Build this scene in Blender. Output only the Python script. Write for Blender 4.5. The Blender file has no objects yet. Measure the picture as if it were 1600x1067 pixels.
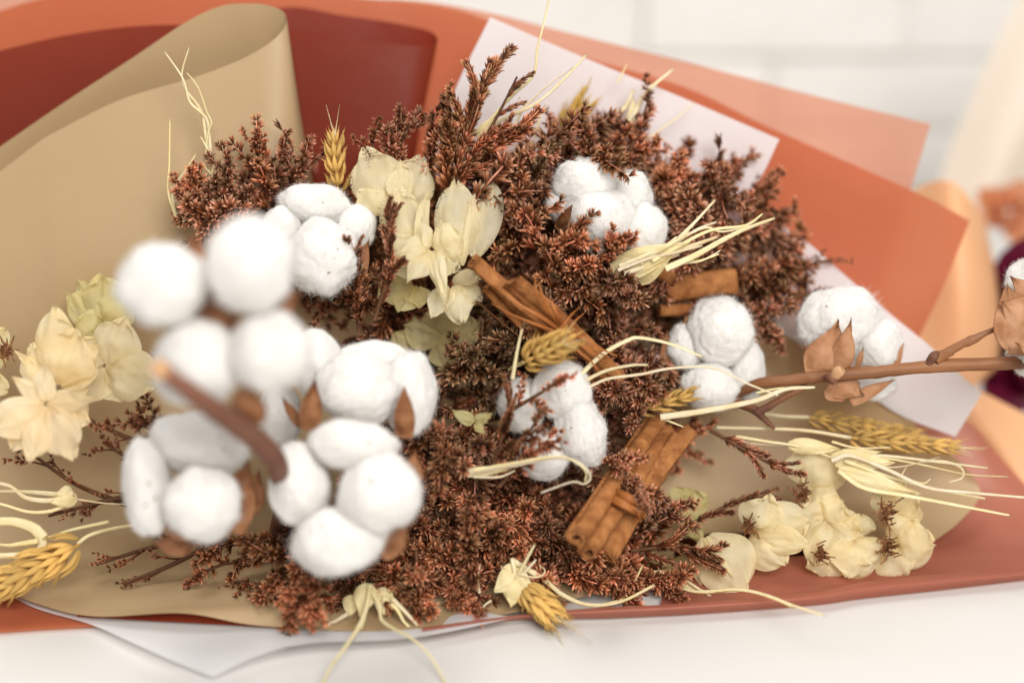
import bpy, math, random
from mathutils import Vector, Matrix, Quaternion, noise
RAD = math.radians
sc = bpy.context.scene
COL = sc.collection

# ------------------------------------------------------------------ camera
DIST = 0.556                 # lens to the plane in focus (m)
SCL = 0.00025                # metres per photograph pixel on that plane
PITCH = RAD(20)
RIGHT = Vector((1, 0, 0))
UP = Vector((0, math.sin(PITCH), math.cos(PITCH)))
BACK = Vector((0, -math.cos(PITCH), math.sin(PITCH)))
P0 = Vector((0, 0, 0.0935))

def at(px, py, w=0.0):
    """photograph pixel at w metres in front of (+) / behind (-) the plane in focus -> world point"""
    k = SCL * (DIST - w) / DIST
    return P0 + RIGHT * ((px - 800) * k) + UP * ((533.5 - py) * k) + BACK * w

def on(px, py, h=0.002):
    """the point seen at that pixel that lies h above the table, as (px, py, w)"""
    V = (533.5 - py) * SCL; c, sn = math.cos(PITCH), math.sin(PITCH)
    return (px, py, (h - P0.z - c * V) / (sn - c * V / DIST))

cam = bpy.data.cameras.new('camera')
cam_o = bpy.data.objects.new('camera', cam); COL.objects.link(cam_o)
cam.lens = 50; cam.sensor_width = 36; cam.sensor_fit = 'HORIZONTAL'
cam.clip_start = 0.01; cam.clip_end = 50
cam_o.location = P0 + BACK * DIST
cam_o.rotation_euler = (RAD(90) - PITCH, 0, 0)
cam.dof.use_dof = True; cam.dof.focus_distance = DIST - 0.004
cam.dof.aperture_fstop = 2.4; cam.dof.aperture_blades = 0
sc.camera = cam_o

# ------------------------------------------------------------------ light
world = bpy.data.worlds.new('World'); sc.world = world; world.use_nodes = True
bg = world.node_tree.nodes['Background']
bg.inputs[0].default_value = (1.0, 0.97, 0.94, 1); bg.inputs[1].default_value = 0.27

def area(name, loc, target, sx, sy, power, colour):
    l = bpy.data.lights.new(name, 'AREA'); l.shape = 'RECTANGLE'; l.size = sx; l.size_y = sy
    l.energy = power; l.color = colour
    o = bpy.data.objects.new(name, l); COL.objects.link(o); o.location = loc
    d = Vector(target) - Vector(loc); o.rotation_euler = d.to_track_quat('-Z', 'Y').to_euler()
    return o
area('window_light', (0.26, -0.96, 0.86), (0, 0.02, 0.06), 0.66, 0.66, 19.5, (1.0, 0.97, 0.935))
area('added_back_light', (-0.25, 0.30, 1.25), (0.10, 0.32, 0.05), 0.7, 0.5, 8.5, (1.0, 0.98, 0.955))  # added lamp, brightens the wall and shines through the papers from behind

sc.view_settings.view_transform = 'Standard'; sc.view_settings.look = 'None'
sc.view_settings.exposure = 0.0; sc.view_settings.gamma = 1.0
sc.cycles.max_bounces = 10; sc.cycles.transparent_max_bounces = 12
sc.cycles.use_denoising = True

# ------------------------------------------------------------------ materials
def lin(r, g, b):
    f = lambda c: (c / 255 / 12.92) if c / 255 <= 0.04045 else ((c / 255 + 0.055) / 1.055) ** 2.4
    return (f(r), f(g), f(b), 1)

def material(name, c1, c2=None, scale=40.0, rough=0.6, spec=0.3, transl=0.0, tcol=None, transp=0.0, bump=0.0, bscale=200.0,
             stretch=None, sss=0.0, sheen=0.0, attr=None, attr_cols=None, tint=False, lace=False, detail=4, coord='Object', bdist=0.001):
    m = bpy.data.materials.new(name); m.use_nodes = True
    nt = m.node_tree; N = nt.nodes; L = nt.links; N.clear()
    out = N.new('ShaderNodeOutputMaterial')
    tc = N.new('ShaderNodeTexCoord'); vec = tc.outputs[coord]
    if stretch:
        mp = N.new('ShaderNodeMapping'); mp.inputs['Scale'].default_value = stretch
        L.new(vec, mp.inputs[0]); vec = mp.outputs[0]
    nz = N.new('ShaderNodeTexNoise'); nz.inputs['Scale'].default_value = scale; nz.inputs['Detail'].default_value = detail
    L.new(vec, nz.inputs['Vector'])
    ramp = N.new('ShaderNodeMapRange'); ramp.inputs[1].default_value = 0.35; ramp.inputs[2].default_value = 0.65
    L.new(nz.outputs['Fac'], ramp.inputs[0])
    mix = N.new('ShaderNodeMix'); mix.data_type = 'RGBA'
    mix.inputs[6].default_value = c1; mix.inputs[7].default_value = c2 or c1
    L.new(ramp.outputs[0], mix.inputs[0])
    colour = mix.outputs[2]
    if attr:
        a = N.new('ShaderNodeAttribute'); a.attribute_name = attr
        cr = N.new('ShaderNodeValToRGB'); e = cr.color_ramp.elements
        while len(e) > 1: e.remove(e[0])
        e[0].position = attr_cols[0][0]; e[0].color = attr_cols[0][1]
        for p, c in attr_cols[1:]:
            k = e.new(p); k.color = c
        L.new(a.outputs['Fac'], cr.inputs[0])
        r = N.new('ShaderNodeAttribute'); r.attribute_name = 'rr'
        mx = N.new('ShaderNodeMix'); mx.data_type = 'RGBA'; mx.blend_type = 'MULTIPLY'
        mx.inputs[0].default_value = 1.0
        rr = N.new('ShaderNodeMix'); rr.data_type = 'RGBA'
        rr.inputs[6].default_value = c1; rr.inputs[7].default_value = c2 or c1
        L.new(r.outputs['Fac'], rr.inputs[0])
        L.new(cr.outputs[0], mx.inputs[6]); L.new(rr.outputs[2], mx.inputs[7])
        colour = mx.outputs[2]
    if tint:
        oi = N.new('ShaderNodeObjectInfo')
        mt = N.new('ShaderNodeMix'); mt.data_type = 'RGBA'; mt.blend_type = 'MULTIPLY'; mt.inputs[0].default_value = 1.0
        L.new(colour, mt.inputs[6]); L.new(oi.outputs['Color'], mt.inputs[7]); colour = mt.outputs[2]
    pb = N.new('ShaderNodeBsdfPrincipled')
    pb.inputs['Roughness'].default_value = rough
    pb.inputs['Specular IOR Level'].default_value = spec
    L.new(colour, pb.inputs['Base Color'])
    if sss:
        pb.inputs['Subsurface Weight'].default_value = sss
        pb.inputs['Subsurface Radius'].default_value = (1.0, 0.9, 0.8); pb.inputs['Subsurface Scale'].default_value = 0.006
    if sheen:
        pb.inputs['Sheen Weight'].default_value = sheen; pb.inputs['Sheen Roughness'].default_value = 0.6
    if bump:
        b2 = N.new('ShaderNodeTexNoise'); b2.inputs['Scale'].default_value = bscale; b2.inputs['Detail'].default_value = 6
        L.new(vec, b2.inputs['Vector'])
        bp = N.new('ShaderNodeBump'); bp.inputs['Strength'].default_value = bump; bp.inputs['Distance'].default_value = bdist
        L.new(b2.outputs['Fac'], bp.inputs['Height']); L.new(bp.outputs[0], pb.inputs['Normal'])
    sh = pb.outputs[0]
    if transl:
        t = N.new('ShaderNodeBsdfTranslucent')
        if tcol: t.inputs[0].default_value = tcol
        else: L.new(colour, t.inputs[0])
        ms = N.new('ShaderNodeMixShader'); ms.inputs[0].default_value = transl
        L.new(sh, ms.inputs[1]); L.new(t.outputs[0], ms.inputs[2]); sh = ms.outputs[0]
    if transp or lace:
        tr = N.new('ShaderNodeBsdfTransparent')
        if transp and tcol: tr.inputs[0].default_value = tcol
        ms = N.new('ShaderNodeMixShader'); ms.inputs[0].default_value = transp
        if lace:     # skeleton veins left at the dry rim of a bract
            at_ = N.new('ShaderNodeAttribute'); at_.attribute_name = 'tt'
            rm = N.new('ShaderNodeMapRange'); rm.inputs[1].default_value = 0.80; rm.inputs[2].default_value = 0.93
            n3 = N.new('ShaderNodeTexNoise'); n3.inputs['Scale'].default_value = 90; L.new(tc.outputs['Object'], n3.inputs['Vector'])
            ad = N.new('ShaderNodeMath'); ad.operation = 'MULTIPLY_ADD'; ad.inputs[1].default_value = 0.8; ad.inputs[2].default_value = -0.45
            L.new(n3.outputs['Fac'], ad.inputs[0])
            sm = N.new('ShaderNodeMath'); sm.operation = 'ADD'; L.new(at_.outputs['Fac'], sm.inputs[0]); L.new(ad.outputs[0], sm.inputs[1])
            L.new(sm.outputs[0], rm.inputs[0])
            vo = N.new('ShaderNodeTexVoronoi'); vo.feature = 'DISTANCE_TO_EDGE'; vo.inputs['Scale'].default_value = 900
            L.new(tc.outputs['Object'], vo.inputs['Vector'])
            gt = N.new('ShaderNodeMath'); gt.operation = 'GREATER_THAN'; gt.inputs[1].default_value = 0.11
            L.new(vo.outputs['Distance'], gt.inputs[0])
            mu = N.new('ShaderNodeMath'); mu.operation = 'MULTIPLY'; L.new(rm.outputs[0], mu.inputs[0]); L.new(gt.outputs[0], mu.inputs[1])
            m2 = N.new('ShaderNodeMath'); m2.operation = 'MULTIPLY'; L.new(mu.outputs[0], m2.inputs[0]); L.new(oi.outputs['Alpha'], m2.inputs[1])
            L.new(m2.outputs[0], ms.inputs[0])
        L.new(sh, ms.inputs[1]); L.new(tr.outputs[0], ms.inputs[2]); sh = ms.outputs[0]
    L.new(sh, out.inputs[0])
    return m

M = {}
M['table'] = material('table_lacquer', (0.68, 0.665, 0.64, 1), (0.65, 0.635, 0.605, 1), 3.0, rough=0.34, spec=0.35, bump=0.05, bscale=30, stretch=(0.5, 3, 1))
M['wall'] = material('wall_mortar', (0.86, 0.84, 0.80, 1), (0.82, 0.80, 0.76, 1), 8.0, rough=0.85, bump=0.4, bscale=60)
M['brick'] = material('white_painted_brick', (0.88, 0.865, 0.835, 1), (0.82, 0.80, 0.77, 1), 14.0, rough=0.6, bump=0.5, bscale=50, tint=True, bdist=0.004)
def paper(name, c1, c2, tcol, transl, transp, rough=0.42, spec=0.35):
    return material(name, c1, c2, 9.0, rough=rough, spec=spec, transl=transl, tcol=tcol, transp=transp, bump=0.35, bscale=26, bdist=0.0025)
M['terra'] = paper('terracotta_paper', (0.52, 0.165, 0.080, 1), (0.48, 0.150, 0.072, 1), (0.82, 0.30, 0.15, 1), 0.42, 0.12, 0.36, 0.4)
M['terra_veil'] = paper('terracotta_film', (0.60, 0.25, 0.165, 1), (0.56, 0.23, 0.15, 1), (0.93, 0.53, 0.40, 1), 0.45, 0.40, 0.40, 0.35)
M['terra_shaded'] = paper('shaded_terracotta_paper', (0.20, 0.028, 0.012, 1), (0.185, 0.025, 0.011, 1), (0.6, 0.10, 0.03, 1), 0.2, 0.0, 0.45, 0.30)  # terracotta paper again, with shade darkened into the colour
M['terra_dusty'] = paper('dusty_terracotta_paper', (0.46, 0.175, 0.115, 1), (0.43, 0.16, 0.105, 1), (0.75, 0.32, 0.22, 1), 0.35, 0.10, 0.38, 0.4)
M['tan'] = paper('tan_paper', (0.47, 0.335, 0.185, 1), (0.45, 0.32, 0.175, 1), (0.62, 0.42, 0.21, 1), 0.16, 0.0, 0.45, 0.3)
M['white'] = paper('white_glassine', (0.83, 0.825, 0.835, 1), (0.80, 0.795, 0.805, 1), (0.86, 0.85, 0.86, 1), 0.35, 0.08, 0.45, 0.3)
M['peach'] = paper('peach_paper', (0.86, 0.50, 0.27, 1), (0.82, 0.46, 0.24, 1), (0.95, 0.55, 0.28, 1), 0.3, 0.0)
M['beige'] = paper('beige_paper', (0.78, 0.68, 0.57, 1), (0.74, 0.64, 0.53, 1), (0.9, 0.8, 0.68, 1), 0.3, 0.0)
M['burgundy'] = material('burgundy_petal', (0.13, 0.004, 0.028, 1), (0.08, 0.003, 0.018, 1), 50, rough=0.5, transl=0.2)
M['orange_petal'] = material('orange_petal', (0.74, 0.30, 0.13, 1), (0.80, 0.45, 0.28, 1), 50, rough=0.5, transl=0.3)
M['cotton'] = material('cotton_fluff', (0.84, 0.822, 0.79, 1), (0.81, 0.785, 0.745, 1), 90, rough=1.0, spec=0.0, sss=0.30, sheen=0.10, bump=0.5, bscale=700, bdist=0.0006)
M['fuzz'] = material('cotton_fibre', (0.86, 0.845, 0.82, 1), None, 10, rough=1.0, spec=0.0, transl=0.45)
M['bur'] = material('cotton_bur', (0.20, 0.075, 0.028, 1), (0.36, 0.165, 0.075, 1), 160, rough=0.62, spec=0.25, bump=0.5, bscale=500)
M['bract'] = material('dry_bract', (0.60, 0.33, 0.18, 1), (0.44, 0.20, 0.09, 1), 130, rough=0.6, transl=0.25, bump=0.5, bscale=450)
M['branch'] = material('cotton_branch', (0.28, 0.115, 0.040, 1), (0.12, 0.045, 0.025, 1), 55, rough=0.5, spec=0.35, bump=0.5, bscale=240, stretch=(0.25, 1, 1))
M['branch_dark'] = material('cotton_twig', (0.20, 0.085, 0.05, 1), (0.13, 0.05, 0.03, 1), 60, rough=0.6, bump=0.5, bscale=300)
M['cut'] = material('cut_wood', (0.62, 0.37, 0.20, 1), (0.5, 0.28, 0.14, 1), 200, rough=0.7)
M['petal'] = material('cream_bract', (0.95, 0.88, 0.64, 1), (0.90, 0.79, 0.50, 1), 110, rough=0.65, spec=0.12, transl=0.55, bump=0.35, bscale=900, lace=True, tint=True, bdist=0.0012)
M['wheat'] = material('wheat_husk', (0.80, 0.53, 0.17, 1), (0.70, 0.42, 0.11, 1), 220, rough=0.5, spec=0.35, transl=0.2, bump=0.4, bscale=700, tint=True)
M['straw'] = material('bleached_straw', (0.92, 0.83, 0.57, 1), (0.86, 0.73, 0.42, 1), 120, rough=0.5, spec=0.35, transl=0.3, bump=0.4, bscale=600, tint=True)
M['stem'] = material('statice_stem', (0.085, 0.035, 0.016, 1), (0.14, 0.06, 0.025, 1), 150, rough=0.7)
M['floret'] = material('statice_floret', (1.12, 0.97, 0.96, 1), (0.50, 0.60, 0.52, 1), 30, rough=0.65, spec=0.2, transl=0.22, attr='tt', tint=True,
                       attr_cols=[(0.0, (0.062, 0.022, 0.009, 1)), (0.36, (0.20, 0.068, 0.026, 1)), (0.60, (0.43, 0.168, 0.078, 1)), (1.0, (0.92, 0.56, 0.39, 1))])
M['cinn'] = material('cinnamon_bark', (0.46, 0.195, 0.065, 1), (0.25, 0.090, 0.028, 1), 170, rough=0.68, spec=0.15, bump=0.9, bscale=650, detail=8)
M['raffia'] = material('rust_raffia', (0.52, 0.20, 0.055, 1), (0.42, 0.14, 0.035, 1), 150, rough=0.5, spec=0.3, transl=0.25, bump=0.3, bscale=500)

# ------------------------------------------------------------------ helpers
WL = {}     # world location of every object that can be a parent (none of those is rotated)
def base_loc(o):
    return WL.get(o.name, Vector((0, 0, 0))) if o else Vector((0, 0, 0))

class MB:
    def __init__(s): s.v = []; s.f = []; s.t = []; s.r = []
    def add(s, co, t=0.0, r=0.0):
        s.v.append(tuple(co)); s.t.append(t); s.r.append(r); return len(s.v) - 1
    def mesh(s, name, mat, smooth=True, off=None):
        me = bpy.data.meshes.new(name)
        v = s.v if off is None else [(a - off.x, b - off.y, c - off.z) for a, b, c in s.v]
        me.from_pydata(v, [], s.f)
        a = me.attributes.new('tt', 'FLOAT', 'POINT'); a.data.foreach_set('value', s.t)
        b = me.attributes.new('rr', 'FLOAT', 'POINT'); b.data.foreach_set('value', s.r)
        if smooth: me.polygons.foreach_set('use_smooth', [True] * len(me.polygons))
        me.materials.append(mat); me.update()
        return me
    def build(s, name, mat, parent=None, smooth=True):
        off = base_loc(parent)
        o = bpy.data.objects.new(name, s.mesh(name, mat, smooth, off)); COL.objects.link(o)
        if parent: o.parent = parent
        WL[o.name] = off.copy()
        return o

def link_mesh(name, me, parent, mtx=None):
    o = bpy.data.objects.new(name, me); COL.objects.link(o)
    o.parent = parent
    if mtx is not None: o.matrix_local = mtx
    return o

def tag(o, label, cat, group=None, kind=None):
    o['label'] = label
    if cat: o['category'] = cat
    if group: o['group'] = group
    if kind: o['kind'] = kind
    return o

def thing(name, loc, label, cat, group=None):
    o = bpy.data.objects.new(name, None); COL.objects.link(o); o.empty_display_size = 0.005
    o.location = loc; WL[o.name] = Vector(loc)
    return tag(o, label, cat, group)

def catmull(P, n):
    """smooth resampling of a list of Vectors to n points"""
    if len(P) == 2: return [P[0].lerp(P[1], i / (n - 1)) for i in range(n)]
    out = []; m = len(P) - 1
    for i in range(n):
        x = i / (n - 1) * m; k = min(int(x), m - 1); u = x - k
        p1, p2 = P[k], P[k + 1]
        p0 = P[k - 1] if k > 0 else p1 * 2 - p2
        p3 = P[k + 2] if k + 2 <= m else p2 * 2 - p1
        out.append(0.5 * ((2 * p1) + (p2 - p0) * u + (2 * p0 - 5 * p1 + 4 * p2 - p3) * u * u + (3 * p1 - p0 - 3 * p2 + p3) * u ** 3))
    return out

def tube(mb, pts, radii, sides=8, flat=1.0, ref=None, cap=True, twist=0.0, bumpy=0.0, seed=0):
    """tube through pts; flat < 1 squashes it along the reference direction (a ribbon)"""
    n = len(pts); ref = ref or BACK; rings = []
    for i, p in enumerate(pts):
        d = (pts[min(i + 1, n - 1)] - pts[max(i - 1, 0)])
        d = d.normalized() if d.length > 1e-9 else Vector((0, 0, 1))
        x = d.cross(ref)
        if x.length < 1e-4: x = d.orthogonal()
        x.normalize(); y = x.cross(d)
        if twist:
            q = Quaternion(d, twist * i / max(1, n - 1)); x = q @ x; y = q @ y
        r = radii[i] if isinstance(radii, (list, tuple)) else radii
        ring = []
        for k in range(sides):
            a = 2 * math.pi * k / sides
            rr = r
            if bumpy: rr = r * (1 + bumpy * noise.noise(Vector((p.x * 400 + seed, p.z * 400, a))))
            ring.append(mb.add(p + x * (math.cos(a) * rr) + y * (math.sin(a) * rr * flat), i / max(1, n - 1)))
        rings.append(ring)
    for i in range(n - 1):
        for k in range(sides):
            mb.f.append((rings[i][k], rings[i][(k + 1) % sides], rings[i + 1][(k + 1) % sides], rings[i + 1][k]))
    if cap:
        mb.f.append(tuple(rings[0])); mb.f.append(tuple(reversed(rings[-1])))

def strand(name, pts, width, parent, mat, tip=0.55, thick=0.28, n=None, seed=0):
    """flat dried blade following photograph points (px, py, w); width in px"""
    rnd = random.Random(seed)
    P = [at(*p) for p in pts]; n = n or max(8, 6 * len(P)); Q = catmull(P, n)
    w = width * SCL * 0.5
    R = [w * (1 - (1 - tip) * (i / (n - 1))) * (1 + 0.10 * noise.noise(Vector((i * 0.6, seed, 0)))) for i in range(n)]
    mb = MB(); tube(mb, Q, R, 6, thick, twist=rnd.uniform(-0.9, 0.9))
    o = mb.build(name, mat, parent); o.color = [0.92 + 0.14 * rnd.random()] * 2 + [0.85 + 0.25 * rnd.random(), 1]
    return o

def petal(mb, base, tip, width, roll=0.0, cup=0.25, curl=0.0, ruffle=0.12, fold=0.0, shape=0, seed=0, nu=12, nv=10, point=0.0, thick=0.0):
    """papery bract from base to tip (px, py, w); cup>0 bulges to the viewer; width in px"""
    rnd = random.Random(seed)
    A = at(*base); B_ = at(*tip); Y = B_ - A; Ln = Y.length; Y.normalize()
    X = Y.cross(BACK).normalized(); Z = X.cross(Y)
    if Z.dot(BACK) < 0: Z = -Z
    q = Quaternion(Y, roll); X = q @ X; Z = q @ Z
    W = width * SCL * 0.5; ph = rnd.uniform(0, 6.28); ph2 = rnd.uniform(0, 6.28); asym = rnd.uniform(-0.12, 0.12)
    idx = []
    for i in range(nu + 1):
        s = 1 - (1 - i / nu) ** 1.35; row = []
        if shape == 0:   hw = (0.22 + 0.78 * math.sin(math.pi / 2 * min(1, s / 0.52)) ** 0.9) * (1 if s < 0.52 else math.sqrt(max(0.02, 1 - ((s - 0.52) / 0.485) ** 2)))   # round
        elif shape == 1: hw = max(0.03, (math.sin(math.pi * (0.10 + 0.88 * s ** 0.8))) ** 0.9) * (1 - 0.35 * s)   # pointed
        else:            hw = max(0.02, (0.62 + 0.38 * math.sin(math.pi * s * 0.9)) * (1 - s ** 2.2))       # bur lobe
        for j in range(nv + 1):
            t = j / nv * 2 - 1
            ex = 1 + 0.10 * math.sin(t * 5 + ph + s * 3) * s
            x = hw * W * (t + asym * (1 - t * t)) * ex
            y = Ln * (s + 0.10 * (1 - t * t) * s * s * (1 if shape == 0 else 0.3) - 0.05 * s) + 0.04 * Ln * math.sin(t * 7 + ph2) * s * s
            z = 0.7 * cup * W * (1 - t * t) * hw * 1.3 * math.sin(math.pi * min(1, s + 0.15)) + curl * Ln * s * s
            z += fold * W * abs(t) * hw
            z += ruffle * W * (abs(t) ** 2 * math.sin(s * 8 + ph + (2 if t > 0 else 0)) + 0.8 * s * s * math.sin(t * 4.5 + ph2)) * (0.3 + s)
            z += W * (0.20 * noise.noise(Vector((s * 2.6, t * 2.0, seed * 1.7))) + 0.10 * noise.noise(Vector((s * 6, t * 5, seed * 2.7))) + 0.035 * noise.noise(Vector((s * 4, t * 19, seed * 2.1)))) * (0.4 if shape == 2 else 1)
            y += Ln * 0.05 * noise.noise(Vector((t * 6, seed * 3.3, 1))) * s
            rim = max(abs(t) * 0.97 + 0.0 if s > 0.25 else 0, s)
            row.append(mb.add(A + X * x + Y * y + Z * z, rim, 0))
        idx.append(row)
    for i in range(nu):
        for j in range(nv):
            mb.f.append((idx[i][j], idx[i][j + 1], idx[i + 1][j + 1], idx[i + 1][j]))
    if thick:      # woody lobes get a back face
        n0 = len(idx) * (nv + 1); start = idx[0][0]; Zt = Z * thick
        m2 = {}
        for row in idx:
            for k in row: m2[k] = mb.add(Vector(mb.v[k]) - Zt, mb.t[k], 0)
        for i in range(nu):
            for j in range(nv):
                mb.f.append((m2[idx[i][j]], m2[idx[i + 1][j]], m2[idx[i + 1][j + 1]], m2[idx[i][j + 1]]))
        rim = [idx[i][0] for i in range(nu + 1)] + [idx[nu][j] for j in range(1, nv + 1)] + [idx[i][nv] for i in range(nu - 1, -1, -1)] + [idx[0][j] for j in range(nv - 1, 0, -1)]
        for a, b in zip(rim, rim[1:] + rim[:1]): mb.f.append((a, m2[a], m2[b], b))

def sheet(name, rows, mat, label, nu=60, nv=40, wrinkle=0.0, seed=0, floor=0.0012, cat='wrapping paper', group='sheets wrapping the bouquet'):
    """one sheet of paper through rows of (px, py, w) points"""
    R = [catmull([at(*p) for p in r], nu) for r in rows]
    cols = [catmull([R[k][i] for k in range(len(R))], nv) for i in range(nu)]
    c0 = at(*rows[0][0]); c0 = Vector((c0.x, c0.y, c0.z))
    mb = MB(); G = []
    for i in range(nu):
        g = []
        for j in range(nv):
            p = cols[i][j]
            if wrinkle:
                e = 1.0
                p = p + BACK * (wrinkle * e * (noise.noise(Vector((p.x * 14 + seed, p.z * 14, seed))) + 0.4 * noise.noise(Vector((p.x * 40 + seed, p.z * 30, seed + 9)))))
            if p.z < floor: p.z = floor
            g.append(mb.add(p, j / (nv - 1)))
        G.append(g)
    for i in range(nu - 1):
        for j in range(nv - 1):
            mb.f.append((G[i][j], G[i][j + 1], G[i + 1][j + 1], G[i + 1][j]))
    o = mb.build(name, mat)
    tag(o, label, cat, group)
    return o

def rot_to(d, roll=0.0):
    q = Vector((0, 0, 1)).rotation_difference(d.normalized())
    return q @ Quaternion((0, 0, 1), roll)

# ------------------------------------------------------------------ the setting
def box(mb, x0, x1, y0, y1, z0, z1, bev=0.0):
    if not bev:
        v = [mb.add((x, y, z)) for z in (z0, z1) for y in (y0, y1) for x in (x0, x1)]
        for f in ((0, 2, 3, 1), (4, 5, 7, 6), (0, 1, 5, 4), (2, 6, 7, 3), (0, 4, 6, 2), (1, 3, 7, 5)): mb.f.append(tuple(v[k] for k in f))
        return
    # front face (towards -y) chamfered
    A = [(x0, z0), (x1, z0), (x1, z1), (x0, z1)]
    Bv = [(x0 + bev, z0 + bev), (x1 - bev, z0 + bev), (x1 - bev, z1 - bev), (x0 + bev, z1 - bev)]
    b = [mb.add((x, y1, z)) for x, z in A]; m = [mb.add((x, y0 + bev, z)) for x, z in A]; f = [mb.add((x, y0, z)) for x, z in Bv]
    mb.f.append(tuple(f)); 
    for k in range(4):
        k2 = (k + 1) % 4
        mb.f.append((m[k], m[k2], f[k2], f[k])); mb.f.append((b[k], b[k2], m[k2], m[k]))

mb = MB(); box(mb, -1.3, 1.3, -0.75, 0.592, -0.03, 0.0)
tbl = mb.build('table', M['table'], smooth=False); tag(tbl, 'white lacquered table top the bouquet lies on', 'table', kind='structure')
mb = MB(); box(mb, -1.6, 1.6, 0.606, 0.66, -0.5, 0.9)
wall = mb.build('wall', M['wall'], smooth=False); tag(wall, 'white painted brick wall behind the bouquet', 'wall', kind='structure')
mb = MB(); box(mb, -0.1013, 0.1013, -0.002, 0.010, -0.0276, 0.0276, 0.002)
brick_me = mb.mesh('brick', M['brick'], smooth=False)
rb = random.Random(3)
for row in range(10):
    for k in range(-5, 6):
        x = k * 0.205 + (0.1025 if row % 2 else 0) + rb.uniform(-0.002, 0.002); z = 0.026 + row * 0.0575
        o = link_mesh('brick', brick_me, wall, Matrix.Translation((x, 0.601 + rb.uniform(-0.002, 0.002), z)) @ Matrix.Rotation(rb.uniform(-0.006, 0.006), 4, 'Y'))
        g = rb.uniform(0.93, 1.0); o.color = (g, g, g * 0.99, 1)

# ------------------------------------------------------------------ wrapping papers
sheet('wrapping_sheet', [
    [(-90, -60, -.092), (250, -70, -.089), (470, -6, -.086), (640, 0, -.084), (760, 19, -.082), (880, 49, -.080), (1066, 95, -.078), (1260, 146, -.076), (1455, 194, -.074)],
    [(-90, 130, -.094), (260, 130, -.094), (470, 160, -.092), (640, 170, -.090), (760, 180, -.089), (880, 200, -.087), (1066, 220, -.084), (1240, 260, -.081), (1412, 330, -.078)],
    [(-90, 420, -.099), (300, 420, -.099), (470, 430, -.099), (640, 440, -.099), (760, 440, -.097), (880, 450, -.094), (1040, 470, -.090), (1200, 490, -.086), (1352, 505, -.082)]],
    M['terra_veil'], 'translucent terracotta sheet, rearmost, its upper right corner against the white wall', 70, 40, 0.0006, 1)
sheet('wrapping_sheet', [
    [(-80, 48, -.080), (100, -8, -.078), (420, -10, -.077), (600, 0, -.076), (700, 12, -.075), (780, 38, -.074), (880, 80, -.072), (1066, 135, -.070), (1200, 198, -.068), (1430, 300, -.066), (1516, 345, -.065)],
    [(-80, 180, -.084), (150, 180, -.084), (420, 190, -.084), (600, 190, -.084), (700, 200, -.084), (780, 220, -.083), (880, 240, -.081), (1066, 280, -.078), (1200, 330, -.075), (1400, 420, -.072), (1478, 440, -.070)],
    [(-60, 380, -.089), (150, 380, -.090), (420, 400, -.092), (600, 410, -.092), (700, 420, -.092), (780, 430, -.090), (880, 440, -.088), (1040, 460, -.086), (1170, 500, -.082), (1350, 550, -.078), (1420, 560, -.076)]],
    M['terra'], 'bright terracotta sheet with a straight cut right corner above the cotton branch', 80, 40, 0.0006, 2)
# terracotta sheet rolled over at its upper right, its shade put into the dark colour
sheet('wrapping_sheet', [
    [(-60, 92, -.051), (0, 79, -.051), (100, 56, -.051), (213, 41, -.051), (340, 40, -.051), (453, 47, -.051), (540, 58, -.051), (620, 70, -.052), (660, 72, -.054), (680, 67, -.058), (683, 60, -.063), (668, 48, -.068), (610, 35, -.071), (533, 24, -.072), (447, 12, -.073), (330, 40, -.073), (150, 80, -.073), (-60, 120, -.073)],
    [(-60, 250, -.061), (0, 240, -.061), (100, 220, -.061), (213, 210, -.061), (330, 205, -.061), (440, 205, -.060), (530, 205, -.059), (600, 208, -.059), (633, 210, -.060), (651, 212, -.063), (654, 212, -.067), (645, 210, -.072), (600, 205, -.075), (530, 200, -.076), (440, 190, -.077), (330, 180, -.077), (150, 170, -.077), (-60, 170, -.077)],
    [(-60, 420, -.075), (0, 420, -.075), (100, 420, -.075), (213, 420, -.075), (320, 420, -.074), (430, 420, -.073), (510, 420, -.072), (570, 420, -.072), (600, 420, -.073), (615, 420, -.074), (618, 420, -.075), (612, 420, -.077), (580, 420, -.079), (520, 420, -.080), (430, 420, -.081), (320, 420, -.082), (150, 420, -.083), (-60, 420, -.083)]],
    M['terra_shaded'], 'terracotta sheet coloured dark red for shade, rolled into a cone behind the tan paper', 140, 40, 0.0004, 3)
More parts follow.
